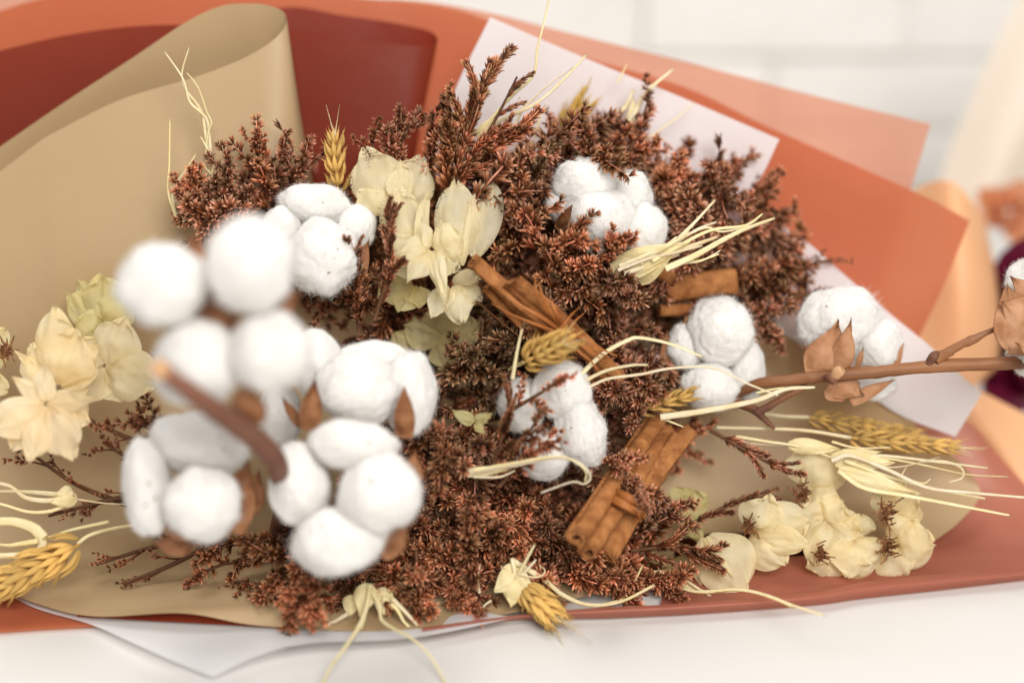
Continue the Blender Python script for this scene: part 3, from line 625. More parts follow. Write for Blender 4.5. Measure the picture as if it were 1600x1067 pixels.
HAND = [
 # base, tip, label, n, sl, style, tint
 ((425, 345, -.010), (398, 212, .000), 'upright statice sprig against the tan roll, left of the round boll', 8, 80, 'mid', 'salmon', .6),
 ((425, 345, -.012), (478, 240, -.004), 'statice sprig leaning right towards the wheat ear on the red cone', 7, 75, 'mid', 'rose', .6),
 ((345, 365, -.008), (298, 296, .002), 'lowest left statice tuft beside the short straw pair', 9, 70, 'dense', 'salmon', .8),
 ((365, 360, -.006), (352, 262, .002), 'statice sprig at the foot of the tall straw strands', 8, 70, 'dense', 'rose', .7),
 ((440, 330, -.012), (440, 232, -.006), 'statice sprig just above the round boll at upper left', 6, 70, 'mid', 'rose', .6),
 ((592, 290, -.012), (584, 204, -.008), 'thin short statice spike against the dark red cone', 3, 60, 'mid', 'rust', .4),
 ((625, 280, -.010), (638, 196, -.006), 'pink statice tip above the left cream bract', 6, 70, 'dense', 'rose', .5),
 ((665, 290, -.010), (702, 166, -.004), 'statice sprig crossing from orange sheet to glassine', 6, 85, 'mid', 'brown', .45),
 ((705, 340, -.004), (757, 122, .004), 'tallest feathery brown statice spike in front of the glassine', 11, 120, 'thin', 'rust', .34),
 ((730, 260, -.006), (808, 120, .000), 'slender statice twig with a forked tip on the glassine', 3, 75, 'thin', 'brown', .3),
 ((690, 330, .000), (792, 205, .006), 'feathery statice sprig right of the tallest spike', 9, 110, 'thin', 'salmon', .5),
 ((720, 340, .000), (812, 262, .006), 'statice sprig fanning above the two lobed cream bract', 9, 100, 'mid', 'rose', .6),
 ((760, 320, -.010), (880, 205, -.014), 'statice sprig under the long straw strands', 8, 100, 'mid', 'rose', .6),
 ((830, 290, -.030), (962, 190, -.034), 'blurred statice sprig arching over the upper right boll', 10, 100, 'dense', 'rose', .6),
 ((985, 235, -.026), (1016, 148, -.024), 'lone thin statice spike pointing at the terracotta edge', 2, 70, 'mid', 'rose', .2),
 ((900, 270, -.032), (1016, 232, -.030), 'blurred pink statice tuft touching the top of the upper right boll', 9, 80, 'dense', 'salmon', .7),
 ((790, 350, -.022), (895, 262, -.026), 'blurred statice sprig left of the upper right boll', 8, 100, 'dense', 'rose', .7),
 ((815, 345, -.002), (840, 258, .004), 'brown statice sprig with pale tips left of the upper right boll', 7, 80, 'thin', 'beige', .5),
 ((1010, 350, -.036), (1130, 268, -.040), 'blurred brown statice sprig below the glassine corner', 7, 110, 'mid', 'brown', .6),
 ((1060, 370, -.040), (1212, 290, -.044), 'blurred statice sprig reaching the terracotta sheet', 7, 100, 'mid', 'brown', .6),
 ((1070, 390, -.038), (1222, 352, -.042), 'blurred statice sprig behind the straw fan', 7, 110, 'mid', 'brown', .7),
 ((1090, 430, -.038), (1240, 410, -.042), 'blurred statice sprig right of the straw fan', 10, 100, 'dense', 'rust', .7),
 ((1130, 470, -.040), (1280, 462, -.044), 'rightmost blurred statice sprig beside the bract cupped boll', 8, 90, 'mid', 'rust', .6),
 ((1130, 450, -.036), (1205, 515, -.034), 'blurred statice sprig drooping towards the branch', 8, 80, 'dense', 'rose', .6),
 ((1240, 430, -.044), (1300, 405, -.046), 'sparse dark twig of statice over the right glassine', 4, 60, 'bare', 'brown', .7),
 ((830, 420, .000), (900, 362, .012), 'pink statice sprig lying on the lower edge of the upper right boll', 7, 85, 'dense', 'salmon', .6),
 ((870, 440, .004), (968, 372, .014), 'statice tip overlapping the upper right boll', 5, 70, 'dense', 'salmon', .4),
 ((585, 500, .008), (604, 325, .018), 'dark narrow statice spike left of the cream bract cluster', 9, 70, 'thin', 'brown', .22),
 ((560, 520, .000), (545, 400, .016), 'brown feathery statice tuft under the round boll', 9, 85, 'thin', 'rust', .5),
 ((800, 640, .020), (888, 586, .036), 'small pink statice twig lying across the sharp boll top', 5, 50, 'mid', 'salmon', .5),
 ((760, 740, .018), (852, 634, .036), 'brown statice twig crossing the left of the sharp boll', 5, 62, 'mid', 'rust', .5),
 ((770, 730, .020), (800, 610, .030), 'dark statice twig left of the sharp boll', 6, 65, 'thin', 'rust', .4),
 ((780, 760, .018), (866, 690, .034), 'pink statice twig below the sharp boll centre', 7, 60, 'mid', 'salmon', .7),
 ((920, 740, .006), (1005, 778, .026), 'pink tipped statice sprig over the lower cinnamon sticks', 5, 62, 'dense', 'rose', .6),
 ((905, 722, .004), (985, 716, .018), 'statice sprig over the upper half of the lower cinnamon sticks', 5, 62, 'mid', 'rose', .6),
 ((1110, 672, -.012), (1228, 738, -.010), 'thin statice spike trailing right below the branch', 4, 80, 'thin', 'rose', .15),
 ((1070, 825, -.014), (1205, 768, -.016), 'thin statice spike above the lower right cream bracts', 4, 80, 'thin', 'brown', .15),
 ((990, 860, -.006), (1092, 868, .002), 'feathery statice sprig touching the lower right cream bract', 8, 85, 'thin', 'rust', .5),
 ((985, 840, -.008), (1058, 792, -.004), 'pink statice sprig beside the lower cinnamon sticks', 6, 70, 'dense', 'rose', .6),
 ((920, 900, .000), (1050, 928, .006), 'statice sprig lying along the terracotta lip', 10, 80, 'dense', 'salmon', .6),
 ((880, 890, .004), (960, 900, .012), 'statice tuft right of the bottom straw star', 8, 75, 'dense', 'salmon', .8),
 ((480, 860, .020), (470, 945, .034), 'blurred pink statice tuft hanging over the lower lip', 10, 85, 'dense', 'salmon', .8),
 ((470, 850, .010), (420, 930, .018), 'statice sprig hanging left of the bottom straw tuft', 8, 80, 'dense', 'rust', .8),
 ((700, 880, .010), (722, 962, .014), 'pink statice tuft touching the lower glassine', 10, 75, 'dense', 'salmon', .8),
 ((650, 860, .012), (660, 955, .016), 'statice tuft between the bottom straw tufts', 9, 80, 'dense', 'salmon', .8),
 ((240, 700, -.022), (132, 652, -.016), 'sparse dark twig under the left cream star', 5, 60, 'bare', 'brown', .6),
 ((200, 790, -.010), (40, 702, -.004), 'long forked dark twig at the left under the cream star', 5, 80, 'bare', 'brown', .5),
 ((240, 760, -.018), (160, 690, -.012), 'dark twig left of the three locked boll', 5, 70, 'bare', 'brown', .7),
 ((220, 770, -.006), (75, 806, .002), 'dark twig ending at the left straw loops', 4, 60, 'bare', 'brown', .4),
 ((330, 850, -.004), (195, 940, .004), 'crooked dark twig over the lower tan sheet', 5, 70, 'bare', 'brown', .5),
 ((320, 840, -.004), (150, 882, .002), 'reddish dark twig above the wavy tan lip', 5, 70, 'bare', 'rust', .5),
 ((400, 870, .000), (290, 908, .006), 'small pink statice tip over the lower tan sheet', 5, 60, 'mid', 'salmon', .5),
 ((470, 840, .000), (330, 855, .006), 'brown statice sprig below the three locked boll', 8, 80, 'mid', 'rust', .6),
 ((460, 900, -.004), (372, 965, .000), 'small rust twig near the tan lip', 4, 60, 'mid', 'rust', .6),
 ((300, 700, -.022), (215, 660, -.016), 'dim statice sprig between left bracts and bolls', 7, 80, 'mid', 'brown', .7),
]
for i, h in enumerate(HAND):
    sprig(h[0], h[1], h[2], h[3], h[4], h[5], h[6], h[7], seed=i + 1)

# the packed mass: heads pointing away from the binding point
ZONES = [((600, 520), 'dark statice sprig in the shaded mass left of the upper cinnamon', 'brown', ('thin', 'mid')),
         ((720, 580), 'dark pale tipped statice sprig in the mass left of the sharp boll', 'beige', ('mid', 'thin')),
         ((720, 800), 'rosy statice sprig in the dense mass between bottom bolls and lower cinnamon', 'salmon', ('dense',)),
         ((560, 930), 'rust statice sprig in the fringe under the four locked boll', 'rust', ('dense', 'mid')),
         ((900, 420), 'pink and beige statice sprig in the mass between upper cinnamon and straw fan', 'rose', ('dense', 'mid')),
         ((1000, 500), 'pink statice sprig in the mass right of the upper cinnamon', 'rose', ('dense',)),
         ((1120, 360), 'brown blurred statice sprig in the mass behind the straw fan', 'rose', ('mid', 'dense')),
         ((790, 300), 'feathery statice sprig in the mass right of the cream bract cluster', 'rust', ('thin', 'mid')),
         ((1000, 680), 'pink statice sprig in the mass around the lower cinnamon', 'rose', ('dense', 'mid')),
         ((380, 320), 'statice sprig filling behind the upper left bolls', 'rose', ('dense',)),
         ((960, 890), 'statice sprig in the fringe above the terracotta lip', 'salmon', ('dense',))]
POLY = [(320, 330), (400, 270), (520, 330), (600, 300), (700, 250), (840, 240), (900, 225), (1000, 240), (1180, 310), (1250, 440), (1180, 500), (1060, 560), (1010, 640), (1080, 690), (960, 690), (900, 820), (990, 880), (1010, 915), (850, 925), (700, 935), (600, 915), (480, 930), (420, 900), (420, 850), (640, 780), (640, 690), (580, 540), (480, 480)]
def inside(x, y):
    c = False
    for (x1, y1), (x2, y2) in zip(POLY, POLY[1:] + POLY[:1]):
        if (y1 > y) != (y2 > y) and x < (x2 - x1) * (y - y1) / (y2 - y1) + x1: c = not c
    return c
rf = random.Random(11); pts = []; tries = 0
while len(pts) < 120 and tries < 6000:
    tries += 1; x = rf.uniform(300, 1280); y = rf.uniform(220, 940)
    if inside(x, y) and all((x - a) ** 2 + (y - b) ** 2 > (44 if x < 1000 else 60) ** 2 for a, b in pts): pts.append((x, y))
OBST = [(410, 285, 590, 465, -.03), (850, 245, 1045, 405, -.045), (775, 560, 950, 755, -.030), (1015, 460, 1200, 645, -.06), (545, 230, 690, 335, -.035), (600, 290, 795, 510, -.026), (720, 400, 830, 500, -.022), (830, 480, 960, 600, -.020), (880, 660, 1080, 890, -.030), (1020, 415, 1170, 500, -.056), (960, 340, 1130, 425, -.020), (420, 540, 680, 900, .0), (815, 530, 885, 575, -.005), (590, 420, 760, 560, -.036), (320, 230, 350, 300, -.02)]
BIND = (860, 600)
MARKS = [((505, 375), 'soft upper left boll'), ((670, 390), 'cream star at the cluster centre'), ((735, 340), 'two lobed cream bract'), ((610, 285), 'lacy cream bract'), ((945, 325), 'upper right boll'), ((770, 430), 'upper cinnamon ends'),
         ((900, 520), 'rust raffia bow'), ((850, 550), 'middle wheat ear'), ((880, 655), 'sharp boll'), ((1120, 555), 'raised lock boll'), ((1050, 400), 'straw fan'), ((1110, 440), 'blurred cinnamon stick'), ((960, 790), 'lower cinnamon sticks'),
         ((580, 600), 'boll with two dark burs'), ((550, 780), 'four locked boll'), ((580, 945), 'yellowish straw tuft'), ((810, 915), 'straw star at the bottom'), ((840, 940), 'wheat ear over the table edge'), ((830, 735), 'looped pale straw'), ((745, 660), 'small greenish flower'),
         ((340, 280), 'tall pale straw strands'), ((760, 190), 'long straws over the glassine'), ((690, 520), 'dim cream flower'), ((1000, 560), 'three arching straws'), ((700, 800), 'bare middle of the rosy mass')]
HUE = {'brown': 'brown', 'beige': 'dark pale tipped', 'salmon': 'rosy', 'rust': 'rust coloured', 'rose': 'dusty pink'}
SEEN = {}
def mass_label(x, y, tint):
    m = min(MARKS, key=lambda q: (q[0][0] - x) ** 2 + (q[0][1] - y) ** 2); dx, dy = x - m[0][0], y - m[0][1]
    d = ('right of' if dx > 0 else 'left of') if abs(dx) > 1.8 * abs(dy) else (('below' if dy > 0 else 'above') if abs(dy) > 1.8 * abs(dx) else ('below and ' if dy > 0 else 'above and ') + ('right of' if dx > 0 else 'left of'))
    d = d.replace('below and', 'lower').replace('above and', 'upper') if 'and' in d else d
    dist = math.hypot(dx, dy); near = 'right beside, ' if dist < 45 else ('just ' if dist < 85 else 'some way ')
    lab = f"{HUE[tint]} statice sprig {near}{d} the {m[1]}"
    SEEN[lab] = SEEN.get(lab, 0) + 1
    return lab
MASS = []
for x, y in pts:
    z = min(ZONES, key=lambda q: (q[0][0] - x) ** 2 + (q[0][1] - y) ** 2)
    tint = z[2] if rf.random() < .72 else rf.choice(('rose', 'rust', 'brown', 'salmon'))
    MASS.append([x, y, z, tint, mass_label(x, y, tint)])
for lab in {m[4] for m in MASS}:
    same = sorted((m for m in MASS if m[4] == lab), key=lambda m: m[1])
    if len(same) == 2: same[0][4] = 'upper ' + lab; same[1][4] = 'lower ' + lab
for i, (x, y, z, tint, lab) in enumerate(MASS):
    far = max(0, (x - 950) / 300) + max(0, (330 - y) / 250)
    w = .004 - .030 * min(1, far) + rf.choice((rf.uniform(-.034, -.016), rf.uniform(-.010, .006), rf.uniform(-.006, .008)))
    if 480 < x < 760 and y > 700: w += .012
    for q in OBST:
        if q[0] < x < q[2] and q[1] < y < q[3]: w = min(w, q[4])
    bx = x + (BIND[0] - x) * .16 + rf.uniform(-25, 25); by = y + (BIND[1] - y) * .16 + rf.uniform(-25, 25)
    sprig((bx, by, w - .034), (x, y, w), lab, 9, 98, rf.choice(z[3]), tint, .95, seed=300 + i)

# ------------------------------------------------------------------ cinnamon
def quill(a, b, rpx, label, seed=0, roll=0.0, double=True):
    rnd = random.Random(seed); A = at(*a); B_ = at(*b); ax = (B_ - A); L_ = ax.length; ax.normalize()
    root = thing('cinnamon_stick', A, label, 'cinnamon stick', 'cinnamon sticks')
    r = rpx * SCL; x = ax.cross(BACK).normalized(); q = Quaternion(ax, roll); x = q @ x; y = q @ ax.cross(x)
    th = .10 * r + .00045
    prof = []
    if double:     # bark rolled in from both sides
        for k in range(30):
            f = k / 29; a_ = RAD(-40) + f * RAD(560); rr = (.26 + .32 * f ** .7) * r
            prof.append((-.47 * r + math.cos(a_) * rr * .95, math.sin(a_) * rr))
        last = prof[-1]
        right = [(-px, py) for px, py in prof][::-1]
        prof = prof + [((last[0] * (1 - t) + right[0][0] * t), (last[1] * (1 - t) + right[0][1] * t) ) for t in (.33, .66)] + right
    else:
        for k in range(44):
            f = k / 43; a_ = f * RAD(640); rr = (.45 + .55 * f) * r
            prof.append((math.cos(a_) * rr, math.sin(a_) * rr))
    n = len(prof); inner = []
    for k in range(n):
        p0 = prof[max(0, k - 1)]; p1 = prof[min(n - 1, k + 1)]; tx, ty = p1[0] - p0[0], p1[1] - p0[1]; l = math.hypot(tx, ty) or 1
        inner.append((prof[k][0] - ty / l * th, prof[k][1] + tx / l * th))
    loop = prof + inner[::-1]; m = len(loop); mb = MB(); rings = []; ns = 16
    bow = rnd.uniform(-.02, .02) * L_
    for i in range(ns):
        f = i / (ns - 1); ring = []
        for k, (u, v) in enumerate(loop):
            wv = 1 + .05 * noise.noise(Vector((f * 5 + seed, k * .12, 0)))
            jag = (.012 * L_ * noise.noise(Vector((k * .3, seed, i))) if i in (0, ns - 1) else 0)
            ring.append(mb.add(A + ax * (L_ * f + jag) + (x * u + y * v) * wv + y * bow * math.sin(math.pi * f), f))
        rings.append(ring)
    for i in range(ns - 1):
        for k in range(m): mb.f.append((rings[i][k], rings[i][(k + 1) % m], rings[i + 1][(k + 1) % m], rings[i + 1][k]))
    for e, rev in ((0, False), (ns - 1, True)):
        for k in range(n - 1):
            fc = (rings[e][k], rings[e][k + 1], rings[e][m - 2 - k], rings[e][m - 1 - k]); mb.f.append(fc if not rev else fc[::-1])
    mb.build('bark', M['cinn'], root)
    return root
quill((738, 408, .026), (905, 548, .002), 13, 'uppermost thin cinnamon stick with an open round end by the cream bracts', 1, .3, False)
quill((798, 440, .026), (965, 596, .000), 17, 'thick cinnamon stick in the middle of the tied bundle', 2, .9)
quill((764, 446, .014), (925, 610, -.010), 15, 'cinnamon stick lying under the tied bundle', 3, .2)
quill((742, 468, .012), (945, 640, -.010), 16, 'lowest cinnamon stick of the tied bundle, darker end', 4, 1.6)
quill((910, 852, .040), (1036, 664, -.022), 29, 'wide double rolled cinnamon stick with two dark holes at its end', 5, .2)
quill((950, 870, .020), (1062, 686, -.016), 15, 'slim cinnamon stick right of the double rolled one', 6, .8, False)
quill((985, 790, .002), (1078, 672, -.018), 14, 'short cinnamon stick at the upper end of the lower bundle', 7, .4, False)
quill((1150, 438, -.030), (1040, 452, -.026), 21, 'blurred thick cinnamon stick under the straw fan', 8, .5, False)
quill((1172, 482, -.034), (1030, 484, -.026), 12, 'blurred thin cinnamon stick above the raised lock boll', 9, .2, False)
quill((1058, 436, -.022), (1020, 420, -.026), 15, 'blurred short cinnamon end beside the thick one', 10, .2, False)

rt = thing('raffia_tie', at(868, 505, .022), 'rust coloured raffia bow tied round the upper cinnamon bundle', 'tie')
for i, (p, wd) in enumerate([
    ([(880, 515, .020), (850, 480, .028), (838, 455, .032), (836, 428, .034)], 11), ([(882, 515, .020), (862, 490, .030), (848, 462, .034), (842, 440, .032)], 9),
    ([(880, 518, .020), (845, 495, .028), (815, 478, .030), (790, 460, .030)], 14), ([(878, 522, .020), (840, 508, .027), (800, 492, .027), (768, 474, .026)], 10),
    ([(885, 512, .020), (872, 495, .028), (866, 482, .030), (862, 470, .028)], 14), ([(885, 520, .020), (915, 530, .026), (940, 545, .024), (964, 556, .018)], 10),
    ([(885, 525, .020), (910, 542, .026), (932, 556, .024), (952, 570, .018)], 8), ([(885, 522, .018), (908, 538, .024), (930, 548, .022), (958, 562, .014)], 7), ([(880, 528, .018), (905, 550, .024), (925, 566, .020), (940, 590, .014)], 8),
    ([(860, 545, .006), (872, 520, .026), (890, 495, .026), (905, 480, .004)], 12), ([(868, 552, .004), (880, 528, .026), (898, 503, .026), (912, 490, .004)], 12)]):
    strand('strand', p, wd * .62, rt, M['raffia'], 0.35, 0.2, seed=i + 40)
rt = thing('raffia_tie', at(985, 800, .03), 'rust raffia band round the lower cinnamon sticks', 'tie')
for i, (p, wd) in enumerate([([(935, 772, .006), (962, 782, .024), (990, 796, .024), (1008, 806, .004)], 16), ([(945, 764, .006), (972, 774, .024), (1000, 786, .022), (1018, 794, .002)], 16), ([(984, 790, .026), (996, 800, .024), (1000, 815, .018)], 7)]):
    strand('strand', p, wd, rt, M['raffia'], 0.7, 0.22, seed=i + 60)

# ------------------------------------------------------------------ wheat
def spikelet_mesh(seed):
    rnd = random.Random(seed); mb = MB()
    for k, (dx, tl, s) in enumerate(((0, 0, 1.0), (-.28, .30, .9), (.28, -.30, .9))):
        rings = []; ns, sd = 7, 7
        for i in range(ns):
            f = i / (ns - 1); r = .175 * s * math.sin(math.pi * (f * .94 + .03)) ** .75 * (1 - .35 * f)
            if f > .85: r *= .5
            c = Vector((dx * f * 1.1 + math.sin(tl) * 0 + dx * .3, .10 * math.sin(math.pi * f) + .05 * (k == 0), f * s))
            rings.append([mb.add(c + Vector((math.cos(a) * r, math.sin(a) * r * .75, 0)), f) for a in [2 * math.pi * q / sd for q in range(sd)]])
        for i in range(ns - 1):
            for q in range(sd): mb.f.append((rings[i][q], rings[i][(q + 1) % sd], rings[i + 1][(q + 1) % sd], rings[i + 1][q]))
        tip = Vector((dx * 1.4, .02, s)); tube(mb, [tip, tip + Vector((dx * .3, .05, .25 * rnd.uniform(.5, 1.6)))], [.03, .008], 3, ref=Vector((0, 1, .1)))
    return mb.mesh('spikelet', M['wheat'])
SPKL = [spikelet_mesh(s) for s in range(4)]
def ear(base, tip, wpx, label, n=18, stem=None, seed=0, awn=0, tint=(1, 1, 1), roll=0):
    rnd = random.Random(seed); A = at(*base); B_ = at(*tip); ax = B_ - A; L_ = ax.length; ax.normalize()
    root = thing('wheat_ear', A, label, 'wheat ear', 'dried wheat ears')
    x = ax.cross(BACK).normalized(); x = Quaternion(ax, roll) @ x; y = x.cross(ax)
    mb = MB(); tube(mb, catmull([A, A.lerp(B_, .5), B_], 8), .0007, 5); o = mb.build('rachis', M['wheat'], root)
    W = wpx * SCL
    for k in range(n):
        f = k / (n - 1); row = k % 4
        az = [0, math.pi, math.pi / 2, -math.pi / 2][row] + rnd.uniform(-.2, .2)
        out = x * math.cos(az) + y * math.sin(az)
        lean = RAD(rnd.uniform(18, 34)) * (1 - .6 * f)
        d = ax * math.cos(lean) + out * math.sin(lean)
        z = d.normalized(); yy = (out - z * out.dot(z)).normalized(); xx = yy.cross(z)
        ln = W * .78 * (1 - .25 * abs(f - .4)) * rnd.uniform(.82, 1.22)
        R3 = Matrix((xx, yy, z)).transposed()
        o = link_mesh('spikelet', rnd.choice(SPKL), root, Matrix.Translation(A - base_loc(root) + ax * (L_ * .9 * f) + out * W * .13) @ R3.to_4x4() @ Matrix.Diagonal((ln, ln, ln, 1)))
        g = rnd.uniform(.78, 1.22); o.color = (tint[0] * g, tint[1] * g, tint[2] * g, 1)
    if stem:
        strand('stem', stem, 6, root, M['straw'], .9, .9, seed=seed)
    for k in range(awn):
        d = ax * rnd.uniform(.6, 1) + x * rnd.uniform(-.35, .35) + y * rnd.uniform(-.2, .4); p = A + ax * L_ * rnd.uniform(.75, 1)
        mb = MB(); tube(mb, [p, p + d * W * .6, p + d * W * rnd.uniform(.9, 1.8)], [.0003, .0002, .0001], 4); mb.build('awn', M['straw'], root)
    return root
ear((527, 300, -.010), (522, 210, -.004), 36, 'golden wheat ear standing against the dark red cone', 16, seed=1, awn=3)
ear((820, 566, .022), (880, 536, .034), 46, 'golden wheat ear above the sharp cotton boll', 18, [(818, 566, .022), (790, 580, .0)], seed=2, awn=6)
ear((815, 915, .020), (866, 964, .026), 48, 'golden wheat ear nodding over the table edge', 18, seed=3, awn=5)
ear((1265, 652, -.030), (1440, 682, -.034), 36, 'blurred upper wheat ear under the branch', 28, [(1265, 652, -.03), (1220, 650, -.03), (1150, 640, -.03)], seed=4, awn=6)
ear((1330, 684, -.020), (1500, 700, -.024), 36, 'lower right wheat ear pointing at the peach paper', 28, [(1330, 684, -.02), (1250, 672, -.02), (1120, 668, -.02)], seed=5, awn=6)
ear((125, 850, .014), (-20, 925, .024), 58, 'fat wheat ear at the lower left frame edge', 24, [(120, 850, .014), (140, 836, .012), (180, 825, .006), (250, 815, -.01)], seed=6, tint=(1.12, 1.12, 1.1))
ear((880, 208, -.042), (915, 160, -.042), 46, 'blurred wheat ear behind the statice under the glassine edge', 14, seed=7, tint=(.95, .95, .7))
ear((1000, 640, -.012), (1085, 614, -.010), 32, 'blurred wheat ear between the sharp boll and the raised lock boll', 14, seed=8)

# ------------------------------------------------------------------ bleached straw tufts
def tuft(label, strands, cups=(), seed=0, w0=0.0, tintc=None):
    first = strands[0][0][0] if strands else cups[0][0]
    root = thing('straw_tuft', at(*first), label, 'straw tuft', 'bleached straw tufts')
    for i, (p, wd) in enumerate(strands):
        strand('strand', p, wd * 1.12, root, M['straw'], 0.50, 0.25, seed=seed * 20 + i)
    for i, c in enumerate(cups):
        mb = MB(); petal(mb, c[0], c[1], c[2], cup=c[3] if len(c) > 3 else .5, ruffle=.10, shape=1, seed=seed * 9 + i, nu=10, nv=8)
        o = mb.build('sheath', M['straw'], root); o.color = (.98, .96, .85, 1)
    return root
def P(w, *xy, dw=0.0):
    n = len(xy); return [(a, b, w + dw * i / max(1, n - 1)) for i, (a, b) in enumerate(xy)]
tuft('tall pale straw strands crossing the tan roll', [
    (P(-.004, (333, 290), (327, 217), (324, 189), (313, 175), (296, 158), (285, 122), (257, 81), dw=.006), 5), (P(-.004, (330, 292), (320, 206), (313, 172), (289, 139), (284, 113), (295, 74), dw=.006), 5.5),
    (P(-.004, (334, 290), (322, 240), (326, 204), (330, 191), (322, 172), (309, 136), (291, 113), dw=.006), 4.5), (P(-.002, (340, 285), (327, 240), (313, 213)), 4.5), (P(-.002, (342, 288), (336, 280), (315, 255)), 4)],
    [((345, 300, -.004), (332, 250, .002), 24), ((362, 300, -.006), (342, 268, .0), 26)], 1)
tuft('two short pale straws at the far left of the upper statice', [(P(.0, (280, 356), (277, 348), (262, 299), (264, 257), (265, 186), dw=.004), 4.5), (P(.0, (280, 356), (277, 350), (271, 322), (269, 295), (282, 277), (307, 239), dw=.004), 5), (P(.001, (290, 350), (278, 342), (270, 320)), 7)], (), 2)
tuft('long straw strands rising over the glassine and out of frame', [
    (P(-.010, (762, 192), (800, 150), (833, 118), (840, 75), (850, 35), (860, -12), dw=.004), 5), (P(-.010, (758, 198), (800, 180), (840, 160), (880, 125), (917, 85), dw=.004), 6.5), (P(-.012, (760, 196), (810, 175), (850, 138), (895, 106)), 4.5),
    (P(-.016, (790, 215), (800, 185), (812, 152)), 4), (P(-.016, (808, 218), (806, 195), (820, 165)), 5), (P(-.016, (770, 195), (790, 200), (805, 216)), 4), (P(-.020, (835, 215), (845, 180), (855, 165)), 3.5)],
    [((745, 215, -.012), (775, 180, -.008), 20)], 3)
tuft('stiff pale straw beside the lone statice spike', [(P(-.030, (985, 190), (1010, 145), (1052, 108), dw=-.004), 8), (P(-.034, (940, 190), (975, 170), (990, 140)), 9), (P(-.036, (1010, 218), (1050, 190), (1086, 160)), 3.5), (P(-.036, (965, 130), (980, 100)), 3)], [((985, 215, -.034), (990, 150, -.030), 24)], 4)
tuft('straw fan with a wide sheath right of the upper right boll', [
    (P(.010, (1040, 395), (1060, 373), (1085, 348), (1118, 312)), 7), (P(.010, (1030, 400), (1060, 378), (1090, 358), (1120, 347)), 5), (P(.012, (1020, 408), (1060, 385), (1110, 360), (1165, 352), (1192, 334)), 6), (P(.012, (1050, 380), (1100, 356), (1130, 362), (1185, 350), (1208, 343)), 4),
    (P(.012, (1040, 420), (1085, 400), (1130, 375), (1165, 358), (1211, 341)), 10), (P(.010, (1040, 400), (1080, 385), (1122, 370)), 9), (P(.008, (1048, 412), (1090, 408), (1110, 402), (1124, 397)), 4), (P(.008, (1048, 412), (1090, 409), (1115, 398), (1126, 391)), 3.5), (P(.010, (1000, 410), (1040, 385), (1058, 370)), 8)] + [(P(.009, (968, 415), (1000, 402), (1050, 380), (1078, 362), dw=.006), 7), (P(.008, (975, 428), (1015, 414), (1062, 398)), 8), (P(.009, (966, 422), (1010, 405), (1045, 397), (1098, 384), dw=.006), 6)],
    [((955, 420, .004), (1080, 378, .013), 44, .3), ((962, 428, .002), (1050, 402, .010), 40, .3), ((972, 405, .006), (1050, 384, .015), 22, .3), ((1000, 442, .0), (1052, 398, .012), 26, .3)], 5)
tuft('spread straw tuft with long strands at lower right', [
    (P(-.006, (1300, 720), (1330, 712), (1390, 735), (1450, 762), (1520, 770), (1610, 778), dw=.008), 7), (P(-.006, (1310, 735), (1350, 762), (1420, 775), (1500, 790), (1578, 805), dw=.008), 8), (P(-.006, (1320, 720), (1400, 748), (1480, 768), (1540, 779)), 6),
    (P(-.008, (1320, 715), (1380, 712), (1470, 722), (1544, 731)), 6), (P(-.008, (1320, 716), (1380, 716), (1440, 726), (1510, 741), (1576, 745)), 4), (P(-.008, (1440, 720), (1480, 722), (1503, 732), (1504, 746), (1484, 753)), 5), (P(-.010, (1300, 690), (1340, 700), (1392, 699)), 4), (P(-.008, (1350, 745), (1400, 748), (1418, 728)), 3), (P(-.006, (1340, 722), (1400, 730), (1470, 714)), 3), (P(-.006, (1400, 740), (1440, 755), (1455, 748)), 3)],
    [((1305, 722, -.010), (1400, 722, -.004), 36, .5), ((1310, 735, -.008), (1440, 772, -.004), 30, .4), ((1232, 695, -.014), (1318, 702, -.010), 30, .6), ((1300, 715, -.012), (1380, 705, -.008), 26, .4)], 6)
tuft('thin straw stalks joining the right straw tuft', [(P(-.012, (1150, 682), (1200, 690), (1250, 698), (1310, 718)), 5), (P(-.014, (1150, 690), (1190, 694), (1240, 696)), 4)], (), 16)
tuft('star shaped straw tuft with curl at the bottom centre', [
    (P(.020, (800, 925), (812, 895), (836, 850), dw=.006), 7.5), (P(.022, (796, 925), (815, 900), (838, 874)), 6), (P(.020, (798, 874), (850, 906), (880, 930), (920, 945), (970, 940), (1023, 914), dw=-.006), 8), (P(.010, (940, 946), (975, 935), (990, 912), (1005, 882)), 6),
    (P(.020, (768, 938), (757, 946), (745, 961)), 4), (P(.022, (800, 872), (805, 900), (812, 935)), 6), (P(.024, (812, 897), (835, 902), (848, 898), (851, 890), (842, 883)), 2.5), (P(.022, (805, 910), (830, 925), (850, 915)), 4), (P(.014, (750, 930), (746, 905), (750, 882)), 5)],
    [((808, 895, .020), (772, 925, .024), 42), ((806, 900, .020), (798, 950, .024), 46), ((805, 895, .018), (785, 885, .022), 34), ((800, 890, .020), (835, 930, .024), 30)], 7)
tuft('yellowish straw tuft trailing over the table at the bottom', [
    (P(.030, (578, 915), (572, 950), (560, 980), (540, 1010), (515, 1045), (500, 1080), dw=.035), 7), (P(.030, (575, 915), (592, 945), (596, 968), (615, 982), (640, 995), (668, 1020), (690, 1055), (702, 1085), dw=.030), 5), (P(.030, (600, 935), (620, 952), (632, 972), (648, 985)), 6), (P(.030, (612, 935), (635, 958), (652, 977)), 7),
    (P(.030, (545, 958), (525, 970), (514, 976), (518, 990)), 6), (P(.032, (570, 940), (570, 965), (562, 990)), 5), (P(.030, (600, 930), (600, 960)), 6)],
    [((575, 912, .028), (562, 965, .034), 38), ((602, 918, .026), (592, 962, .030), 34), ((550, 930, .026), (545, 965, .030), 30)], 8)
